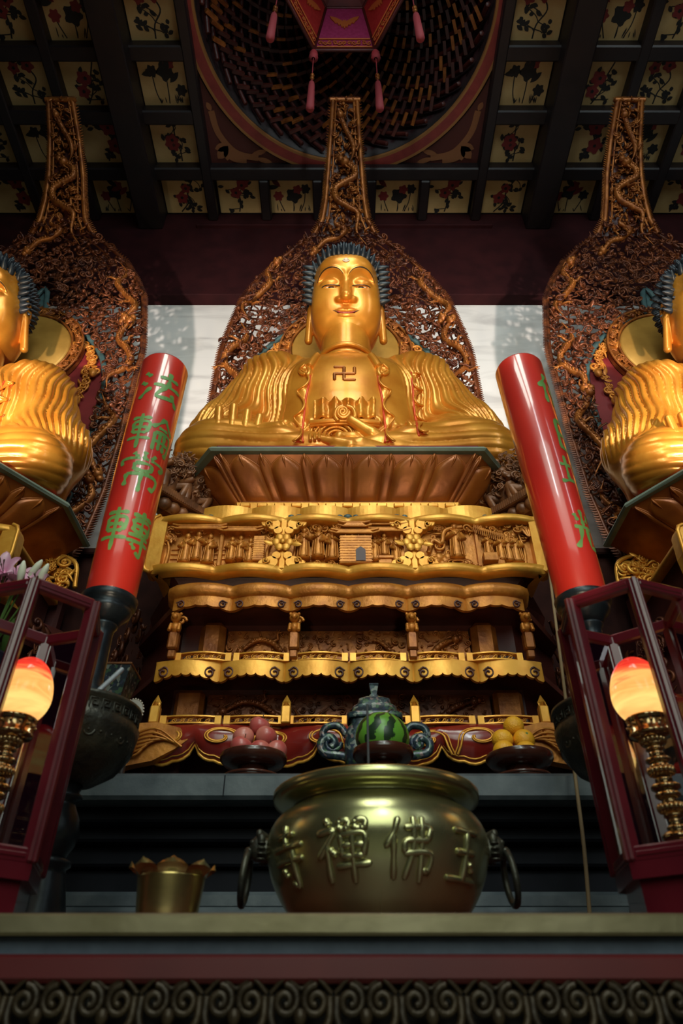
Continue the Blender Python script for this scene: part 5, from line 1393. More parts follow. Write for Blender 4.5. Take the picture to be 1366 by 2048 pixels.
# ================================================================== FRONT TABLE
ZT = .156; YT = 1.20
TB = thing('altar_table', 'red and gilt altar table with a brass edged top along the bottom', 'table', (0, YT, -.95))
def off_t(z): return z + .95
b = MB(); b.box((0, .50, off_t(.142)), (4.4, 1.0, .028), 0, bev=.006); b.build('tabletop', M['wood_dark'], TB)
b = MB(); b.box((0, -.003, off_t(.1395)), (4.41, .012, .029), 0, bev=.004); b.build('brass_strip', M['brass_edge'], TB)
b = MB(); b.box((0, .03, off_t(.114)), (4.36, .03, .022), 0); b.build('cloth_band', M['slate'], TB)
b = MB(); b.box((0, .50, off_t(.05)), (4.34, .94, .14), 0); b.box((0, .012, off_t(.0845)), (4.36, .03, .036), 1, bev=.006); b.build('apron', [M['wood_black'], mat('dark_red_apron', (.085, .006, .008), (.11, .009, .010), 0, .4, 5)], TB)
rg = random.Random(12)
def frieze():
    b = MB()
    for sx in (-1, 1):
        sp = spiral_pts(1.5, .020, .004, 22, PI / 2, sx); b.tube([(sx * .022 + q[0], -.012, .040 + q[2]) for q in sp], .0055, 6)
        b.tube(smooth_path([(sx * .042, -.01, .045), (sx * .040, -.014, .015), (sx * .018, -.014, -.01), (sx * .012, -.01, -.035)], 5), [.006] * 15 + [.003], 6)
        for k in range(3): b.merge(TS[5], RT((sx * (.014 + .012 * k), -.01, -.005 - .012 * k), 0, sx * (.5 + .4 * k), 0, .018))
    for k in range(3): b.ell((0, -.014, .022 - .022 * k), (.010 - .002 * k, .008, .011), 8, 6)
    b.tube(smooth_path([(-.044, -.008, .05), (-.022, -.012, .068), (0, -.008, .055), (.022, -.012, .068), (.044, -.008, .05)], 5), .004, 5)
    return b.mesh('carved_motif', M['frieze'])
M['frieze'] = mat('dark_frieze_gilt', (.022, .013, .007), (.065, .04, .018), .4, .45, 14, .2, 60)
fm = frieze()
for i in range(-11, 12):
    o = bpy.data.objects.new('carved_motif', fm); C.objects.link(o); o.parent = TB; o.location = (.0 + i * .0935, .014, off_t(.005))
for x in (-2.0, 2.0):
    for y in (.10, .88):
        b = MB(); b.box((x, y, off_t(-.02) / 2), (.12, .12, off_t(-.02)), 0, bev=.01); b.build('leg', M['wood_dark'], TB)

# ================================================================== LETTERING (brush strokes in a 100-unit box, y up)
CH = {
 'yu': [[(18,85),(82,87)],[(25,52),(75,54)],[(8,12),(92,12)],[(50,85),(50,12)],[(64,38),(76,26)]],
 'fo': [[(30,95),(22,72),(8,50)],[(22,68),(22,5)],[(42,80),(85,82),(84,62)],[(84,62),(45,60),(41,42)],[(41,42),(90,43),(87,16),(76,20)],[(56,97),(57,50),(42,6)],[(72,97),(72,2)]],
 'chan': [[(20,96),(28,86)],[(6,74),(36,77),(22,56),(4,38)],[(22,56),(22,3)],[(26,50),(37,40)],[(46,92),(46,78)],[(46,92),(62,92),(61,78)],[(46,79),(62,79)],[(74,92),(74,78)],[(74,92),(92,92),(90,78)],[(74,79),(90,79)],[(48,70),(50,38)],[(48,70),(90,71),(88,38)],[(50,54),(88,55)],[(50,38),(88,39)],[(69,71),(69,1)],[(38,24),(99,27)]],
 'si': [[(28,82),(72,84)],[(50,99),(50,64)],[(10,63),(92,65)],[(12,42),(90,44)],[(66,58),(66,5),(52,12)],[(30,32),(40,20)]],
 'fa': [[(10,90),(24,78)],[(4,62),(18,52)],[(6,12),(28,44)],[(42,78),(86,80)],[(64,97),(64,56)],[(32,54),(96,56)],[(60,54),(42,20),(82,24)],[(74,38),(92,8)]],
 'che': [[(6,86),(46,88)],[(10,74),(12,46)],[(10,74),(43,75),(41,46)],[(12,60),(40,60)],[(12,46),(40,46)],[(2,30),(50,32)],[(26,98),(26,3)]],
 'lun2': [[(74,97),(64,80),(50,66)],[(74,97),(86,80),(99,66)],[(64,68),(86,68)],[(58,54),(58,6)],[(58,54),(94,55),(92,8),(86,10)],[(58,32),(92,32)],[(70,54),(70,10)],[(81,54),(81,10)]],
 'chang': [[(50,99),(50,80)],[(28,94),(37,83)],[(72,96),(63,83)],[(8,62),(12,78),(92,79),(84,64)],[(34,68),(34,50)],[(34,68),(66,68),(65,50)],[(34,51),(65,51)],[(22,40),(22,10)],[(22,40),(80,41),(78,12),(70,17)],[(50,50),(50,-2)]],
 'zhuan': [[(54,86),(97,88)],[(58,76),(60,50)],[(58,76),(93,77),(91,50)],[(59,63),(91,63)],[(60,51),(91,51)],[(75,98),(75,44)],[(52,42),(97,44)],[(50,29),(99,32)],[(82,42),(82,4),(71,9)],[(60,24),(69,13)]],
 'ri': [[(25,88),(25,8)],[(25,88),(76,88),(76,8)],[(25,50),(76,50)],[(25,12),(76,12)]],
 'zeng': [[(8,66),(36,67)],[(22,90),(22,26)],[(4,22),(38,30)],[(54,96),(60,86)],[(86,97),(78,86)],[(48,80),(48,54)],[(48,80),(94,81),(92,54)],[(48,55),(92,55)],[(70,80),(70,55)],[(56,72),(60,64)],[(84,73),(80,64)],[(54,44),(54,4)],[(54,44),(88,45),(86,4)],[(54,25),(86,25)],[(54,6),(86,6)]],
 'hui': [[(24,95),(24,58)],[(8,84),(14,68)],[(40,86),(34,68)],[(4,54),(46,56)],[(18,54),(12,28),(2,8)],[(32,54),(32,14),(48,16)],[(54,78),(54,91),(98,91),(94,78)],[(58,74),(94,75)],[(60,66),(60,42)],[(60,66),(92,66),(90,42)],[(60,54),(90,54)],[(60,43),(90,43)],[(52,28),(99,30)],[(76,80),(76,2)]],
}
CH['lun'] = CH['che'] + CH['lun2']; CH['zhuan'] = CH['che'] + CH['zhuan']
def char_strokes(key):
    for st_ in CH[key]:
        P = smooth_path([(x / 100 - .5, y / 100 - .5, 0) for x, y in st_], 6) if len(st_) > 2 else np.array([[(st_[0][0] + (st_[1][0] - st_[0][0]) * t) / 100 - .5, (st_[0][1] + (st_[1][1] - st_[0][1]) * t) / 100 - .5, 0] for t in np.linspace(0, 1, 9)])
        yield P[:, :2]
def brush(b, key, size, put, w=.075, mat=0, lift=0.0, rg=None, sx_=1.0):
    """flat painted strokes, put(u, v) -> 3d"""
    rg = rg or random.Random(sum(map(ord, key)))
    for P in char_strokes(key):
        n_ = len(P); T = np.gradient(P, axis=0); L = np.linalg.norm(T, axis=1)[:, None]; T = T / (L + 1e-9); N = np.stack([-T[:, 1], T[:, 0]], -1)
        t = np.linspace(0, 1, n_); ww = w * (.55 + .45 * np.abs(np.cos(t * PI)) ** 1.5 + .12 * np.sin(t * 9 + rg.random() * 6)) * .62; ww[0] *= .6; ww[-1] *= .45
        G = []
        for s_ in (-1, -.33, .33, 1): 
            Q = P + N * (ww * s_)[:, None]; G.append([put(q[0] * size * sx_, q[1] * size) for q in Q])
        b.grid(np.array(G), mat, False)
def raised(b, key, size, put, r=.05, mat=0):
    for P in char_strokes(key):
        n_ = len(P); t = np.linspace(0, 1, n_); rr = r * size * (.85 + .3 * np.abs(np.cos(t * PI))); rr[0] *= .8; rr[-1] *= .75
        b.tube([put(q[0] * size, q[1] * size) for q in P], rr, 7, mat, flat=.8)

# ================================================================== BRONZE CENSER
PX, PY_ = .046, 1.70
pot = thing('bronze_censer', 'large polished bronze censer with four raised characters on the altar table', 'censer', (PX, PY_, ZT))
prof = [(0, 0), (.145, 0), (.155, .006), (.158, .016), (.150, .022), (.172, .035), (.205, .070), (.232, .115), (.247, .160), (.251, .190), (.245, .220), (.228, .246), (.205, .262), (.194, .270), (.196, .276), (.224, .279), (.240, .284), (.2425, .292), (.2425, .302), (.238, .307), (.222, .307), (.216, .302), (.190, .27), (.18, .2), (.16, .08), (0, .06)]
cp = np.array(prof); PP = smooth_path([(r_, z_, 0) for r_, z_ in prof[5:13]], 6)[:, :2]; full = np.vstack([cp[:5], PP, cp[13:]])
b = MB(); b.lathe(full, 96); b.build('vessel', M['bronze'], pot)
b = MB(); b.lathe([(0, .285), (.20, .285), (.213, .284)], 48); b.build('ash_bed', M['incense'], pot)
pr_out = PP[np.argsort(PP[:, 1])]
def pot_r(z): return float(np.interp(z, pr_out[:, 1], pr_out[:, 0]))
for key, ang in (('si', -52), ('chan', -19), ('fo', 12.5), ('yu', 45)):
    a0 = math.radians(ang); size = .116
    def put(u, v, a0=a0):
        z = .145 + v; r_ = pot_r(z) + .001; a = a0 + u / .25; return (r_ * math.sin(a), -r_ * math.cos(a), z)
    b = MB(); raised(b, key, size, put, .060); b.build('raised_character', M['bronze'], pot)
for sx in (-1, 1):      # lion masks holding rings
    b = MB(); x = sx * .262; z = .185
    b.tube([(sx * .235, 0, z), (sx * .262, 0, z + .004)], .026, 10)
    b.ell((sx * .268, 0, z + .006), (.024, .028, .028), 12, 8); b.ell((sx * .290, 0, z - .004), (.014, .020, .014), 10, 6)
    for s2 in (-1, 1):
        b.ell((sx * .283, s2 * .013, z + .016), .007, 8, 5); b.ell((sx * .262, s2 * .026, z + .020), (.010, .010, .014), 8, 5)
        for k in range(4): b.merge(TS[0], RT((sx * .262, s2 * .027, z + .012 - .011 * k), PI / 2, 0, 0, .009), 0)
    for k in range(4): b.ell((sx * (.268 - .003 * k), .011 * (k - 1.5), z + .034), (.009, .008, .010), 7, 5)
    msk = b.build('lion_mask', M['bronze_dark'], pot)
    b = MB(); a = np.linspace(0, 2 * PI, 40, endpoint=False); b.tube([(sx * (.290 + .010 * (1 - math.cos(t)) * .5), .052 * math.sin(t), z - .055 + .052 * math.cos(t)) for t in a], .0075, 8, closed=True); b.build('ring', M['bronze_dark'], msk)
b = MB(); b.tube([(0, 0, .0), (.001, 0, .25)], .0032, 8); b.ell((.001, 0, .252), .0034, 6, 5)
tag(b.build('incense_stick', M['incense'], None, (PX - .015, PY_ + .01, ZT + .283)), 'thin grey incense stick standing upright in the bronze censer', 'incense')
# ---------------------------------------------------------------- brass petal bowl
bw = thing('brass_bowl', 'small brass bowl with a petal shaped rim left of the bronze censer', 'bowl', (-.373, 1.52, ZT))
b = MB(); pr = [(0, 0), (.048, 0), (.052, .004), (.060, .045), (.066, .098), (.0665, .104), (.063, .104), (.056, .04), (.046, .008), (0, .008)]; b.lathe(pr, 56); b.build('cup', M['brass'], bw)
for k in range(8):
    b = MB(); a0 = k * PI / 4 + .2; G = []
    for v in np.linspace(0, 1, 8):
        row = []
        for u in np.linspace(-1, 1, 9):
            w = .40 * math.sin(PI * (.28 + .72 * v)) ** .5 if v < 1 else .02; w = .39 * math.sqrt(max(.0, 1 - max(0, (v - .55) / .45) ** 2.4)); a = a0 + u * w
            r_ = .064 + .022 * v - .004 * (1 - u * u) * (v > .2); row.append((r_ * math.cos(a), r_ * math.sin(a), .098 + .034 * v - .004 * v * v - .012 * u * u * v))
        G.append(row)
    b.grid(np.array(G), 0); b.build('rim_petal', M['brass'], bw)

# ================================================================== CANDLESTICKS AND CANDLES
def make_stand(x, label):
    root = thing('candle_stand', label, 'candlestick', (x, 1.92, ZT), 0, 'dark candlesticks')
    def Z(z): return z - .156
    b = MB(); b.lathe([(0, 0), (.098, 0), (.100, .012), (.086, .03), (.070, Z(.26)), (.052, Z(.33)), (.050, Z(.345)), (.060, Z(.352)), (.060, Z(.362)), (.042, Z(.37)), (0, Z(.37))], 36); b.build('base', M['black_stand'], root)
    b = MB(); b.lathe([(0, Z(.36)), (.040, Z(.36)), (.044, Z(.375)), (.058, Z(.40)), (.064, Z(.43)), (.056, Z(.465)), (.040, Z(.495)), (.036, Z(.505)), (.050, Z(.512)), (.052, Z(.522)), (.040, Z(.53)), (.05, Z(.56)), (0, Z(.56))], 36); b.build('baluster', M['black_stand'], root)
    b = MB(); b.lathe([(0, Z(.55)), (.055, Z(.55)), (.075, Z(.557)), (.125, Z(.59)), (.155, Z(.635)), (.166, Z(.685)), (.168, Z(.705)), (.160, Z(.712)), (.160, Z(.748)), (.168, Z(.754)), (.166, Z(.764)), (.150, Z(.764)), (.142, Z(.74)), (.1, Z(.735)), (0, Z(.735))], 56)
    for k in range(30):          # key fret round the rim
        a = k * 2 * PI / 30
        def pp(du, dz): return (.1615 * math.cos(a + du), .1615 * math.sin(a + du), Z(.730) + dz)
        b.tube([pp(-.08, -.012), pp(-.08, .012), pp(.06, .012), pp(.06, -.008), pp(-.03, -.008), pp(-.03, .004), pp(.02, .004)], .0022, 4)
        b.merge(TS[k % 3], RT((.155 * math.cos(a), .155 * math.sin(a), Z(.655)), 0, 0, a + PI / 2, .016))
    b.build('drip_pan', M['bronze_dark'], root)
    b = MB(); b.lathe([(0, Z(.73)), (.085, Z(.735)), (.085, Z(.75)), (.062, Z(.775)), (.055, Z(.80)), (.060, Z(.812)), (.040, Z(.83)), (.037, Z(.86)), (.034, Z(1.0)), (.036, Z(1.02)), (.043, Z(1.03)), (.043, Z(1.038)), (0, Z(1.038))], 32); b.build('column', M['black_stand'], root)
    b = MB(); b.lathe([(0, Z(1.03)), (.04, Z(1.032)), (.052, Z(1.05)), (.074, Z(1.075)), (.078, Z(1.09)), (.070, Z(1.095)), (.086, Z(1.105)), (.090, Z(1.128)), (.086, Z(1.132)), (0, Z(1.130))], 40); b.build('cup', M['black_stand'], root)
    return root
def make_candle(x, label, chars, a0, rx, ry, rz=0):
    root = thing('candle', label, 'candle', (x, 1.92, 1.1325), 0, 'large red altar candles')
    root.rotation_euler = (rx, ry, 0)
    Lc = 1.12; r0, r1 = .080, .098
    b = MB(); b.lathe([(0, 0), (r0 - .003, 0), (r0, .004), (r1, Lc - .012), (r1 - .004, Lc - .003), (r1 - .012, Lc), (r1 - .016, Lc - .004), (0, Lc - .008)], 72); b.build('wax_body', M['candle'], root)
    for i, ck in enumerate(chars):
        zc = Lc * (.82, .60, .43, .20)[i]
        def put(u, v):
            z = zc + v; r_ = r0 + (r1 - r0) * z / Lc + .0012; a = a0 + u / r_; return (r_ * math.sin(a), -r_ * math.cos(a), z)
        b = MB(); brush(b, ck, .185, put, .10 if ck in ('fa', 'fo', 'ri') else .082, sx_=1.0); b.build('painted_character', M['candle_green'], root)
    return root
make_stand(-.785, 'dark turned candlestick with a wide drip pan, holding the lettered candle')
make_stand(.745, 'dark candlestick holding the glossy candle, mostly hidden behind the right lantern')
make_candle(-.785, 'large red candle with four green characters facing the front, on the left', ('fa', 'lun', 'chang', 'zhuan'), math.radians(24), 0, .0)
make_candle(.745, 'large glossy red candle with green characters turned to its right edge', ('fo', 'ri', 'zeng', 'hui'), math.radians(62), 0, -.026)

# ================================================================== GLASS LANTERNS
def make_lantern(x, y, rz, label):
    root = thing('glass_lantern', label, 'lantern', (x, y, ZT), rz, 'six sided glass lanterns')
    Rr, z0, z1 = .147, .115, .85 - ZT
    V6 = [np.array((Rr * math.sin(k * PI / 3), -Rr * math.cos(k * PI / 3), 0)) for k in range(6)]
    up = np.array((0, 0, 1.0))
    def ngon(b, r_, za, zb, m_=0): 
        P = [[np.array((r_ * math.sin(k * PI / 3), -r_ * math.cos(k * PI / 3), z)) for k in range(6)] for z in (za, zb)]
        b.grid(np.array(P), m_, False, closev=True); b.poly(P[1], m_); b.poly(P[0][::-1], m_)
    b = MB(); ngon(b, Rr + .012, .085, z0); ngon(b, Rr - .004, .03, .085); ngon(b, Rr + .016, .0, .03)
    b.build('base', M['lantern_wood'], root)
    for k in range(6):
        b = MB(); p = V6[k]; d = p / Rr; b.box((0, 0, (z0 + z1) / 2), (.027, .027, z1 - z0), 0, M=Matrix.Translation(p) @ Matrix.Rotation(k * PI / 3, 4, 'Z'), bev=.004)
        b.box((0, -.007, (z0 + z1) / 2), (.013, .026, z1 - z0), 0, M=Matrix.Translation(p) @ Matrix.Rotation(k * PI / 3, 4, 'Z'), bev=.003)
        b.build('corner_post', M['lantern_wood'], root)
    for zc, nm in ((z1 - .010, 'top_rail'), (z0 + .012, 'bottom_rail')):
        b = MB()
        for k in range(6):
            p, q = V6[k], V6[(k + 1) % 6]; L_ = np.linalg.norm(q - p); c_ = (p + q) / 2 + up * zc
            Mx = Matrix.Translation(c_) @ Matrix.Rotation(math.atan2(q[1] - p[1], q[0] - p[0]), 4, 'Z')
            b.box((0, 0, 0), (L_, .022, .030), 0, M=Mx, bev=.004); b.box((0, -.004, 0), (L_ - .02, .018, .012), 0, M=Mx, bev=.003)
        b.build(nm, M['lantern_wood'], root)
    for k in range(6):
        p, q = V6[k] * .985, V6[(k + 1) % 6] * .985
        b = MB(); e = (q - p) * .07; n_ = np.cross(q - p, up); n_ /= np.linalg.norm(n_)
        A = [p + e + up * (z0 + .02), q - e + up * (z0 + .02), q - e + up * (z1 - .02), p + e + up * (z1 - .02)]
        b.poly(A, 0); b.build('glass_pane', M['glass'], root)
    return root
def make_lamp(x, y, label):
    zb = ZT + .115
    root = thing('egg_lamp', label, 'lamp', (x, y, zb), 0, 'egg lamps inside the lanterns')
    H0 = .29                      # collar height over the lantern floor
    b = MB(); pr = [(0, 0), (.045, 0), (.047, .008), (.030, .016)]
    z = .016
    for r_, dz in ((.022, .012), (.030, .02), (.034, .022), (.020, .014), (.014, .012), (.020, .012), (.013, .016), (.016, .012), (.026, .016), (.030, .018), (.018, .014), (.013, .014), (.022, .014), (.026, .016), (.016, .012), (.020, .010), (.024, .012), (.018, .010)):
        pr += [(r_ * .72, z), (r_, z + dz * .35), (r_, z + dz * .65), (r_ * .72, z + dz)]; z += dz
    sc_ = (H0 - .03) / z; pr = [(r_, z_ * sc_) for r_, z_ in pr]
    b.lathe(pr + [(0, (H0 - .03))], 28)
    for zz_ in (.12, .2, .27):
        for k in range(16): a = k * PI / 8; b.ell((.024 * math.cos(a), .024 * math.sin(a), zz_ * sc_ * .98), (.006, .006, .009), 6, 5)
    b.build('beaded_stem', M['gold_glass'], root)
    b = MB(); b.lathe([(0, H0 - .035), (.028, H0 - .035), (.044, H0 - .028), (.046, H0 - .022), (.043, H0 - .018), (.044, H0 + .008), (.047, H0 + .012), (.044, H0 + .015), (0, H0 + .012)], 36)
    for k in range(14): a = k * PI / 7; b.ell((.0445 * math.cos(a), .0445 * math.sin(a), H0 - .004), .004, 6, 5)
    b.build('collar', M['gold_glass'], root)
    b = MB(); n_ = 20; ep = []
    for i in range(n_ + 1):
        t = i / n_; a = -PI / 2 * .80 + t * (PI / 2 + PI / 2 * .80); zz_ = .080 + .070 * math.sin(a) * (1.32 if a > 0 else 1.0); ep.append((.064 * math.cos(a) * (1 if a < 0 else 1 - .05 * math.sin(a)), zz_ - .012))
    b.lathe(ep, 40); b.build('glass_egg', M['lamp'], root, (0, 0, H0))
    return root
LAMP_E = 2.0
for x, sd in ((-.783, 'left'), (.662, 'right')):
    make_lantern(x, 1.50, -.145 if x > 0 else .237, 'six sided glass lantern with mahogany frame at the %s edge' % sd)
    make_lamp(x + (-.01 if x > 0 else .015), 1.50, 'glowing egg shaped lamp on a beaded brass stem inside the %s lantern' % sd)

# ================================================================== FRUIT
def make_bowl(x, y, label, r=.128, h=.105):
    root = thing('fruit_stand', label, 'fruit stand', (x, y, ZS), 0, 'dark wooden fruit stands')
    s_ = r / .128
    b = MB(); pr = [(.02 * s_, h * .55), (.07 * s_, h * .56), (.112 * s_, h * .64), (.127 * s_, h * .80), (.128 * s_, h * .97), (.124 * s_, h), (.118 * s_, h * .97), (.112 * s_, h * .80), (.06 * s_, h * .66), (0, h * .65)]; b.lathe(pr, 48); b.build('dish', M['wood_bowl'], root)
    b = MB(); b.lathe([(0, 0), (.085 * s_, 0), (.100 * s_, h * .05), (.104 * s_, h * .16), (.098 * s_, h * .26), (.070 * s_, h * .33), (.055 * s_, h * .42), (.058 * s_, h * .56), (0, h * .58)], 48)
    a = np.linspace(0, 2 * PI, 40, endpoint=False); b.tube([(.104 * s_ * math.cos(t), .104 * s_ * math.sin(t), h * .20) for t in a], .006, 6, closed=True)
    b.build('foot', M['wood_bowl'], root)
    return root
YB = 2.64
xl, xm, xr = -.371, .122, .645
make_bowl(xl, YB, 'dark wooden fruit stand piled with pink apples'); make_bowl(xm, 2.60, 'dark wooden fruit stand under the watermelon, behind the censer', .116, .112); make_bowl(xr, YB, 'dark wooden fruit stand piled with oranges')
def apple_mesh():
    b = MB(); n_ = 24; pr = []
    for i in range(n_ + 1):
        t = -PI / 2 + PI * i / n_; r_ = .0425 * math.cos(t) * (1 + .10 * math.sin(t)); z = .039 * math.sin(t) - .010 * math.exp(-(math.cos(t) / .28) ** 2) * (1 if t > 0 else -.7); pr.append((r_, z))
    b.lathe(pr, 28); return b.mesh('apple', M['apple'])
am = apple_mesh(); b = MB(); b.tube([(0, 0, .028), (.004, 0, .040), (.007, 0, .05)], [.0018, .0015, .002], 5); smh = b.mesh('stem', M['stem'])
zb_ = ZS + .105 * .70 + .035
def px_x(px, y, py): return atY(px, py, y).x
ap = [((519, 1454), .06, 'pink apple on top of the apple pile'), ((487, 1476), .02, 'left pink apple in the middle row of the pile'), ((532, 1474), .02, 'right pink apple in the middle row of the pile'),
      ((482, 1494), -.04, 'pink apple low at the front left of the pile'), ((520, 1503), -.045, 'pink apple mostly sunk behind the dish rim, middle of the pile'), ((553, 1503), -.02, 'pink apple low at the right end of the pile')]
for i, ((px, py), dy, lb) in enumerate(ap):
    y = YB + dy; p = atY(px, py, y)
    o = bpy.data.objects.new('apple', am); C.objects.link(o); o.location = p; o.rotation_euler = (R.uniform(-.5, .5), R.uniform(-.5, .5), R.uniform(0, 6)); tag(o, lb + ' on the left stand', 'apple', 'pink apples on the left stand')
    st_ = bpy.data.objects.new('stem', smh); C.objects.link(st_); st_.parent = o
b = MB()
n_ = 24; pr = [(.042 * math.cos(-PI / 2 + PI * i / n_), .040 * math.sin(-PI / 2 + PI * i / n_) - (.003 if i == n_ else 0)) for i in range(n_ + 1)]; b.lathe(pr, 28); om = b.mesh('orange', M['orange'])
b = MB(); b.lathe([(0, .0395), (.003, .0405), (.0055, .0395)], 8); nm_ = b.mesh('stem_button', M['leaf'])
og = [((1027, 1453), .065, 'orange on top of the orange pile'), ((1005, 1480), .02, 'left orange in the middle row of the pile'), ((1048, 1480), .02, 'right orange in the middle row, its stem button showing'),
      ((1008, 1503), -.045, 'orange low at the front left of the pile'), ((1052, 1504), -.045, 'orange low at the front right of the pile')]
for i, ((px, py), dy, lb) in enumerate(og):
    y = YB + dy + .01; p = atY(px, py, y); o = bpy.data.objects.new('orange', om); C.objects.link(o); o.location = p
    o.rotation_euler = (1.2, .15, .1) if i == 2 else (R.uniform(-.4, .4), R.uniform(-.4, .4), R.uniform(0, 6)); tag(o, lb + ' on the right stand', 'orange', 'oranges on the right stand')
    st_ = bpy.data.objects.new('stem_button', nm_); C.objects.link(st_); st_.parent = o
b = MB(); n_ = 32; b.lathe([(.104 * math.cos(-PI / 2 + PI * i / n_), .096 * math.sin(-PI / 2 + PI * i / n_)) for i in range(n_ + 1)], 48)
wm = b.build('watermelon', M['melon'], None, (xm + .0, 2.60, ZS + .160)); wm.rotation_euler = (.35, .12, .4); tag(wm, 'striped green watermelon on the middle stand behind the incense stick', 'watermelon')
b = MB(); b.tube([(0, 0, .094), (.004, .002, .104), (.012, .004, .112)], [.004, .003, .0035], 6); b.build('stem', M['stem'], wm)

# ================================================================== CLOISONNE BURNER
def fret_handle(sx):
    b = MB()
    b.tube(smooth_path([(sx * .115, 0, .235), (sx * .15, 0, .275), (sx * .20, 0, .270), (sx * .215, 0, .235), (sx * .185, 0, .215)], 6), .016, 7)
    b.tube(smooth_path([(sx * .115, 0, .15), (sx * .16, 0, .155), (sx * .21, 0, .165), (sx * .222, 0, .205), (sx * .19, 0, .23), (sx * .165, 0, .205), (sx * .18, 0, .185)], 6), .018, 7)
    sp = spiral_pts(1.4, .036, .008, 20, 0, sx); b.tube([(sx * .175 + q[0], 0, .205 + q[2]) for q in sp], .010, 6); return b
br = thing('cloisonne_burner', 'lidded cloisonne incense burner with scrolled handles, half hidden by the watermelon', 'incense burner', (.103, 2.785, ZS))
def sq_loft(b, secs, mat=0, pw_=5.0, n=48):
    P = []
    for r_, z in secs:
        a = np.arange(n) * 2 * PI / n; k = (np.abs(np.cos(a)) ** pw_ + np.abs(np.sin(a)) ** pw_) ** (-1 / pw_); P.append(np.stack([r_ * k * np.cos(a), r_ * .62 * k * np.sin(a), np.full(n, z)], -1))
    b.grid(np.array(P), mat, True, closev=True); b.poly(P[-1], mat)
b = MB(); sq_loft(b, [(.085, .07), (.110, .085), (.122, .12), (.126, .18), (.122, .235), (.108, .262), (.100, .268), (.100, .292)]); b.build('body', M['cloisonne'], br)
for k in range(4):
    b = MB(); sx, sy = (-1, 1)[k % 2], (-1, 1)[k // 2]; b.tube([(sx * .075, sy * .045, .09), (sx * .09, sy * .052, .05), (sx * .085, sy * .05, .012)], [.022, .017, .020], 8); b.ell((sx * .085, sy * .05, .012), (.022, .022, .012), 8, 5); b.build('foot', M['cloisonne'], br)
for sx in (-1, 1): fret_handle(sx).build('handle', M['cloisonne'], br)
b = MB(); sq_loft(b, [(.112, .290), (.116, .294), (.116, .312), (.110, .316), (.098, .318), (.092, .345), (.072, .360), (.066, .382), (.040, .395), (.022, .400), (.018, .408)])
for k in range(24):
    a = k * PI / 12; b.merge(TS[k % 3], RT((.088 * math.cos(a), .056 * math.sin(a), .335), 0, 0, a + PI / 2, .011), 0)
ld = b.build('lid', M['cloisonne'], br)
b = MB(); b.lathe([(0, .405), (.016, .405), (.018, .415), (.026, .445), (.029, .452), (.026, .456), (0, .454)], 4, smooth=False, a0=PI / 4); b.build('knob', M['cloisonne'], ld)

# ================================================================== ODDMENTS ON THE ALTAR
vs = thing('square_vase', 'dark square flared cloisonne vase behind the left drip pan', 'vase', (-1.0, 2.74, ZS))
b = MB(); b.lathe([(0, 0), (.07, 0), (.075, .01), (.06, .06), (.05, .16), (.06, .28), (.085, .40), (.112, .49), (.116, .495), (.108, .495), (.08, .40), (.05, .28), (0, .2)], 4, smooth=False, a0=PI / 4); b.build('body', M['cloisonne'], vs)
b = MB(); pr = [(.116, .493), (.119, .498), (.116, .503), (.11, .5)]; b.lathe(pr, 4, smooth=False, a0=PI / 4); b.build('rim', M['wood_brown'], vs)
fp = atY(266, 1424, 2.66)
fan = thing('beaded_fan', 'small white plaque edged with beads, peeking out behind the left drip pan', 'plaque', (fp.x, 2.66, ZS))
b = MB(); b.prism([(.040 * math.cos(t), fp.z - ZS + .05 * math.sin(t)) for t in np.linspace(0, 2 * PI, 28)[:-1]], -.006, .006); b.build('plaque', M['white_card'], fan)
b = MB()
for t in np.linspace(0, 2 * PI, 26)[:-1]: b.ell((.042 * math.cos(t), -.004, fp.z - ZS + .052 * math.sin(t)), .0045, 7, 5)
b.build('bead_edge', M['eye_white'], fan)
b = MB(); b.lathe([(0, 0), (.04, 0), (.04, .012), (.012, .03), (.010, fp.z - ZS - .055), (0, fp.z - ZS - .05)], 14); b.build('foot', M['wood_black'], fan)
b = MB(); d0 = atY(150, 1425, 1.80); d1 = atY(245, 1338, 1.86); b.tube([d0 - (d1 - d0) * .15, d0, (d0 + d1) / 2, d1], .0075, 10)
tag(b.build('plastic_tube', M['clear_plastic']), 'translucent plastic tube leaning in the left drip pan', 'tube')
pk = thing('red_packet', 'red packet with gold print behind the right lantern', 'packet', (.985, 2.62, ZS))
b = MB(); b.box((0, 0, .15), (.10, .06, .30), 0, bev=.006); b.build('box', M['red_box'], pk)
b = MB()
for z in (.24, .20, .16, .12): b.box((0, -.031, z), (.07, .003, .010), 0); 
b.box((-.03, -.031, .18), (.006, .003, .15), 0); b.box((.03, -.031, .18), (.006, .003, .15), 0); b.build('gold_print', M['gold_print'], pk)
b = MB(); b.prism([(-.05, 0), (.06, 0), (.06, .16), (.08, .16), (.08, .24), (.04, .24), (.04, .30), (.0, .30), (.0, .22), (-.05, .22)], -.004, .004)
cdw = b.build('white_card', M['white_card'], None, (.93, 2.72, ZS)); cdw.rotation_euler = (-.12, 0, .2); tag(cdw, 'stepped white card standing behind the right drip pan', 'card')
b = MB(); c0, cm, c1 = atY(1181, 1850, 2.36), atY(1147, 1525, 2.44), atY(1098, 1138, 2.80); c2 = atY(1092, 1085, 2.88)
cf = c0 + (c0 - cm) * ((-.94 - c0.z) / (c0.z - cm.z)); cf.y = 2.36
b.tube(smooth_path([cf, c0, cm, c1, c2], 8), .0065, 7); tag(b.build('cord', M['tan_cord']), 'thin tan cord running down beside the right lantern to the floor', 'cord')

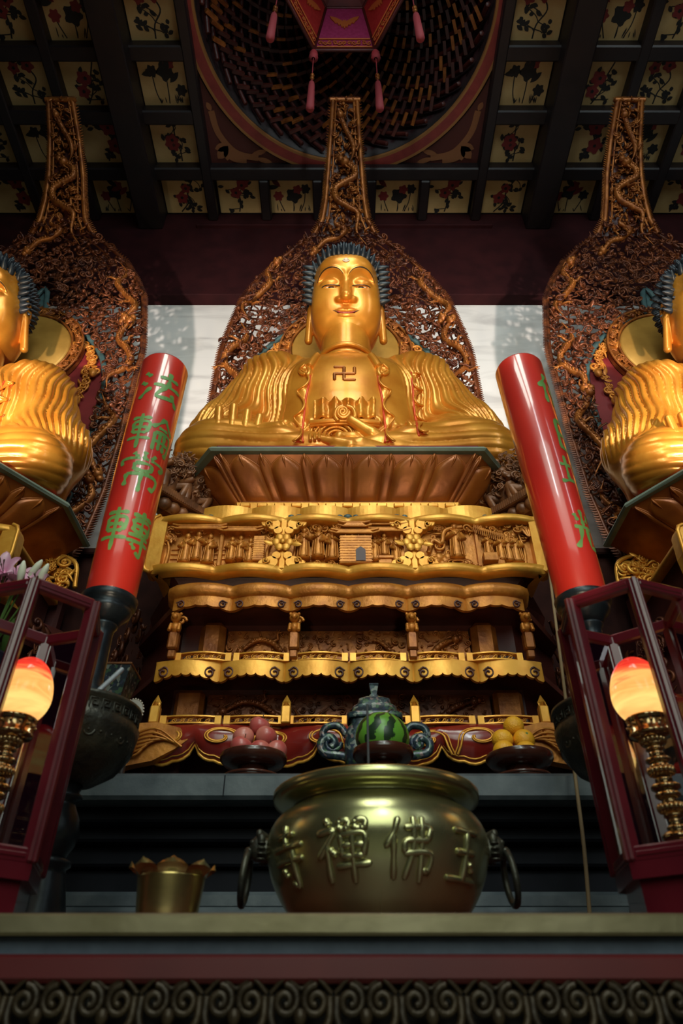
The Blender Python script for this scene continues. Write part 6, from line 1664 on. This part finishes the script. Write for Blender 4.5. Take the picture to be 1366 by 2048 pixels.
# ================================================================== LILIES
vz = thing('flower_vase', 'dark vase of pink lilies behind the left lantern', 'vase', (-1.16, 1.98, ZT))
b = MB(); b.lathe([(0, 0), (.07, 0), (.075, .02), (.05, .06), (.06, .14), (.105, .28), (.115, .40), (.09, .54), (.05, .64), (.045, .72), (.075, .80), (.078, .805), (.07, .805), (.04, .72), (0, .5)], 36); b.build('vessel', M['porcelain'], vz)
rg = random.Random(15)
def lily(opn=1.0):
    b = MB()
    for k in range(6):
        a0 = k * PI / 3; G = []
        for v in np.linspace(0, 1, 9):
            row = []
            for u in np.linspace(-1, 1, 5):
                w = .026 * math.sin(PI * (.06 + .92 * v)) ** .8; r_ = .006 + opn * (.075 * v ** 1.8 + .012 * math.sin(v * PI)); z = .085 * v - opn * .035 * v ** 3
                row.append((r_ * math.cos(a0) - u * w * math.sin(a0), r_ * math.sin(a0) + u * w * math.cos(a0), z + .010 * u * u * v))
            G.append(row)
        b.grid(np.array(G), 0)
    for k in range(5): a = k * 1.26; b.tube([(0, 0, .01), (.012 * math.cos(a), .012 * math.sin(a), .05), (.022 * math.cos(a), .022 * math.sin(a), .075)], [.0012, .0012, .004], 4, 1)
    return b
def bud():
    b = MB(); b.lathe([(.003, 0), (.012, .015), (.018, .05), (.015, .085), (.006, .11), (0, .114)], 10); return b
Lm = lily(1).mesh('lily', [M['lily'], M['stem']]); Lm2 = lily(.75).mesh('lily', [M['lily'], M['stem']]); Bm = bud().mesh('lily_bud', [M['lily_bud']])
spots = [((8, 1150), 0, 'upper left'), ((32, 1168), 1, ''), ((4, 1182), 0, ''), ((80, 1182), 1, ''), ((60, 1192), 1, ''), ((-22, 1160), 0, '')]
lbs = ['pink lily highest at the left edge of the picture', 'pink lily facing front below the buds', 'pink lily low at the left edge of the picture', 'pink lily at the right end of the bunch', 'small pink lily just above the lantern rim', 'pink lily farthest left, partly outside the picture']
stems = MB(); neck = Vector((-1.16, 1.98, ZT + .78))
def stem_to(p): stems.tube(smooth_path([tuple(neck - Vector((-1.16, 1.98, ZT)) - Vector((0, 0, .3))), tuple(neck - Vector((-1.16, 1.98, ZT))), tuple((neck + (p - neck) * .6 + Vector((0, 0, .02))) - Vector((-1.16, 1.98, ZT))), tuple(p - Vector((-1.16, 1.98, ZT)))], 6), .0035, 5)
for i, ((px, py), kd, _) in enumerate(spots):
    p = atY(px, py, 1.90 + .03 * (i % 3)); o = bpy.data.objects.new('lily', Lm2 if kd else Lm); C.objects.link(o); o.location = p; o.scale = (.8, .8, .8)
    o.rotation_euler = (rg.uniform(.7, 1.3), rg.uniform(-.5, .5), rg.uniform(-.3, .3)); tag(o, lbs[i], 'lily', 'pink lilies in the vase'); stem_to(p)
for i, ((px, py), rx_, ry_) in enumerate([((38, 1168), .3, .05), ((54, 1160), .2, .5), ((74, 1172), .3, .35)]):
    p = atY(px, py, 1.88); o = bpy.data.objects.new('lily_bud', Bm); C.objects.link(o); o.location = p; o.rotation_euler = (rx_, ry_, 0); o.scale = (.7, .7, .7)
    tag(o, ('pale lily bud standing leftmost of three in the bunch', 'pale greenish lily bud, middle one of three in the bunch', 'pale lily bud, rightmost of three in the bunch')[i], 'flower bud', 'lily buds'); stem_to(p)
for k in range(6):
    a = k; stems.merge(TS[5], RT((.06 * math.cos(a), .06 * math.sin(a), .86), .6, 0, a, (.07, .07, .09)))
stems.build('stems', M['leaf'], vz)
# ================================================================== CAMERA, LIGHT
cam = bpy.data.cameras.new('camera'); co = bpy.data.objects.new('camera', cam); C.objects.link(co)
cam.sensor_fit = 'VERTICAL'; cam.sensor_height = 36; cam.lens = 36 * F / 2048; cam.clip_start = .02
co.location = (CX, 0, 0); co.rotation_euler = (PI / 2 + TH, 0, 0)
cam.dof.use_dof = True; cam.dof.focus_distance = 4.6; cam.dof.aperture_fstop = 4.0
bpy.context.scene.camera = co
def area(name, loc, tgt, size, e, col, sy=None, spread=None):
    l = bpy.data.lights.new(name, 'AREA'); l.energy = e; l.color = col; l.shape = 'RECTANGLE'; l.size = size; l.size_y = sy or size
    if spread: l.spread = spread
    o = bpy.data.objects.new(name, l); C.objects.link(o); o.location = loc
    o.rotation_euler = (Vector(tgt) - Vector(loc)).to_track_quat('-Z', 'Y').to_euler(); return o
def spot(name, loc, tgt, e, col, ang=60, blend=.5, r=.05):
    l = bpy.data.lights.new(name, 'SPOT'); l.energy = e; l.color = col; l.spot_size = math.radians(ang); l.spot_blend = blend; l.shadow_soft_size = r
    o = bpy.data.objects.new(name, l); C.objects.link(o); o.location = loc
    o.rotation_euler = (Vector(tgt) - Vector(loc)).to_track_quat('-Z', 'Y').to_euler(); return o
W = (1.0, .78, .52)
for k, xc in enumerate((-SIDE, 0, SIDE)):
    for dx, e_ in ((-.6, 100 if xc == 0 else (150 if xc < 0 else 55)), (.6, 100 if xc == 0 else (150 if xc > 0 else 55))):
        spot('statue_spot', (xc + dx, .9, 1.7), (xc + dx * .1, 3.2, 4.0), e_, W, 46, .9, .04)
    spot('face_spot', (xc + .25, .8, 2.2), (xc, 3.15, 4.5), 140, W, 17, .9, .03); spot('face_spot', (xc - .25, .8, 2.2), (xc, 3.15, 4.5), 140, W, 17, .9, .03)
for sx in (-1, 1):
    spot('wall_spot', (sx * 2.5, 1.3, 1.9), (sx * 1.35, 4.6, 5.2), 900, (1, .85, .75), 40, .6, .06)
for dx in (-.5, .5):
    spot('pedestal_spot', (dx, 1.0, .75), (dx * 1.2, 3.0, 1.95), 24, W, 42, .9, .04)
# daylight through two tall windows high above the hall door, behind the photographer, and the hall's ceiling lamps
D = (.84, .96, .98)
for x, wd, e_ in ((.40, .42, 80), (4.7, .5, 70)):
    area('window_daylight', (x, -2.6, 5.5), (x * .9, 3, 5.5), wd, e_ * .8, D, 5.0, math.radians(120))
area('door_daylight', (.3, -4.2, 3.6), (.3, 3, .2), 4.6, 62, (.86, 1.0, .84), 4.6, math.radians(105))
for x in (-.55, .55):
    area('hall_lamp', (x, -.7, 6.6), (x, .2, 0), .8, 52, (.90, 1.0, .88), 2.2)
l = bpy.data.lights.new('canopy_fill', 'POINT'); l.energy = 2.2; l.color = (1, .45, .55); l.shadow_soft_size = .08  # added pink fill, brightens canopy and dome; no lamp known there
o = bpy.data.objects.new('canopy_fill', l); C.objects.link(o); o.location = (0, YC, CZ - .2)
w = bpy.data.worlds.new('world'); bpy.context.scene.world = w; w.use_nodes = True
w.node_tree.nodes['Background'].inputs[0].default_value = (.6, .14, .34, 1); w.node_tree.nodes['Background'].inputs[1].default_value = .007
s = bpy.context.scene
s.view_settings.view_transform = 'Standard'; s.view_settings.look = 'None'; s.view_settings.gamma = 1; s.view_settings.exposure = 0; s.view_settings.use_curve_mapping = False
s.cycles.max_bounces = 8; s.cycles.use_denoising = True
# lift the whole place so that the floor lies at zero
for o in list(C.objects):
    if o.parent is None: o.location.z += .95
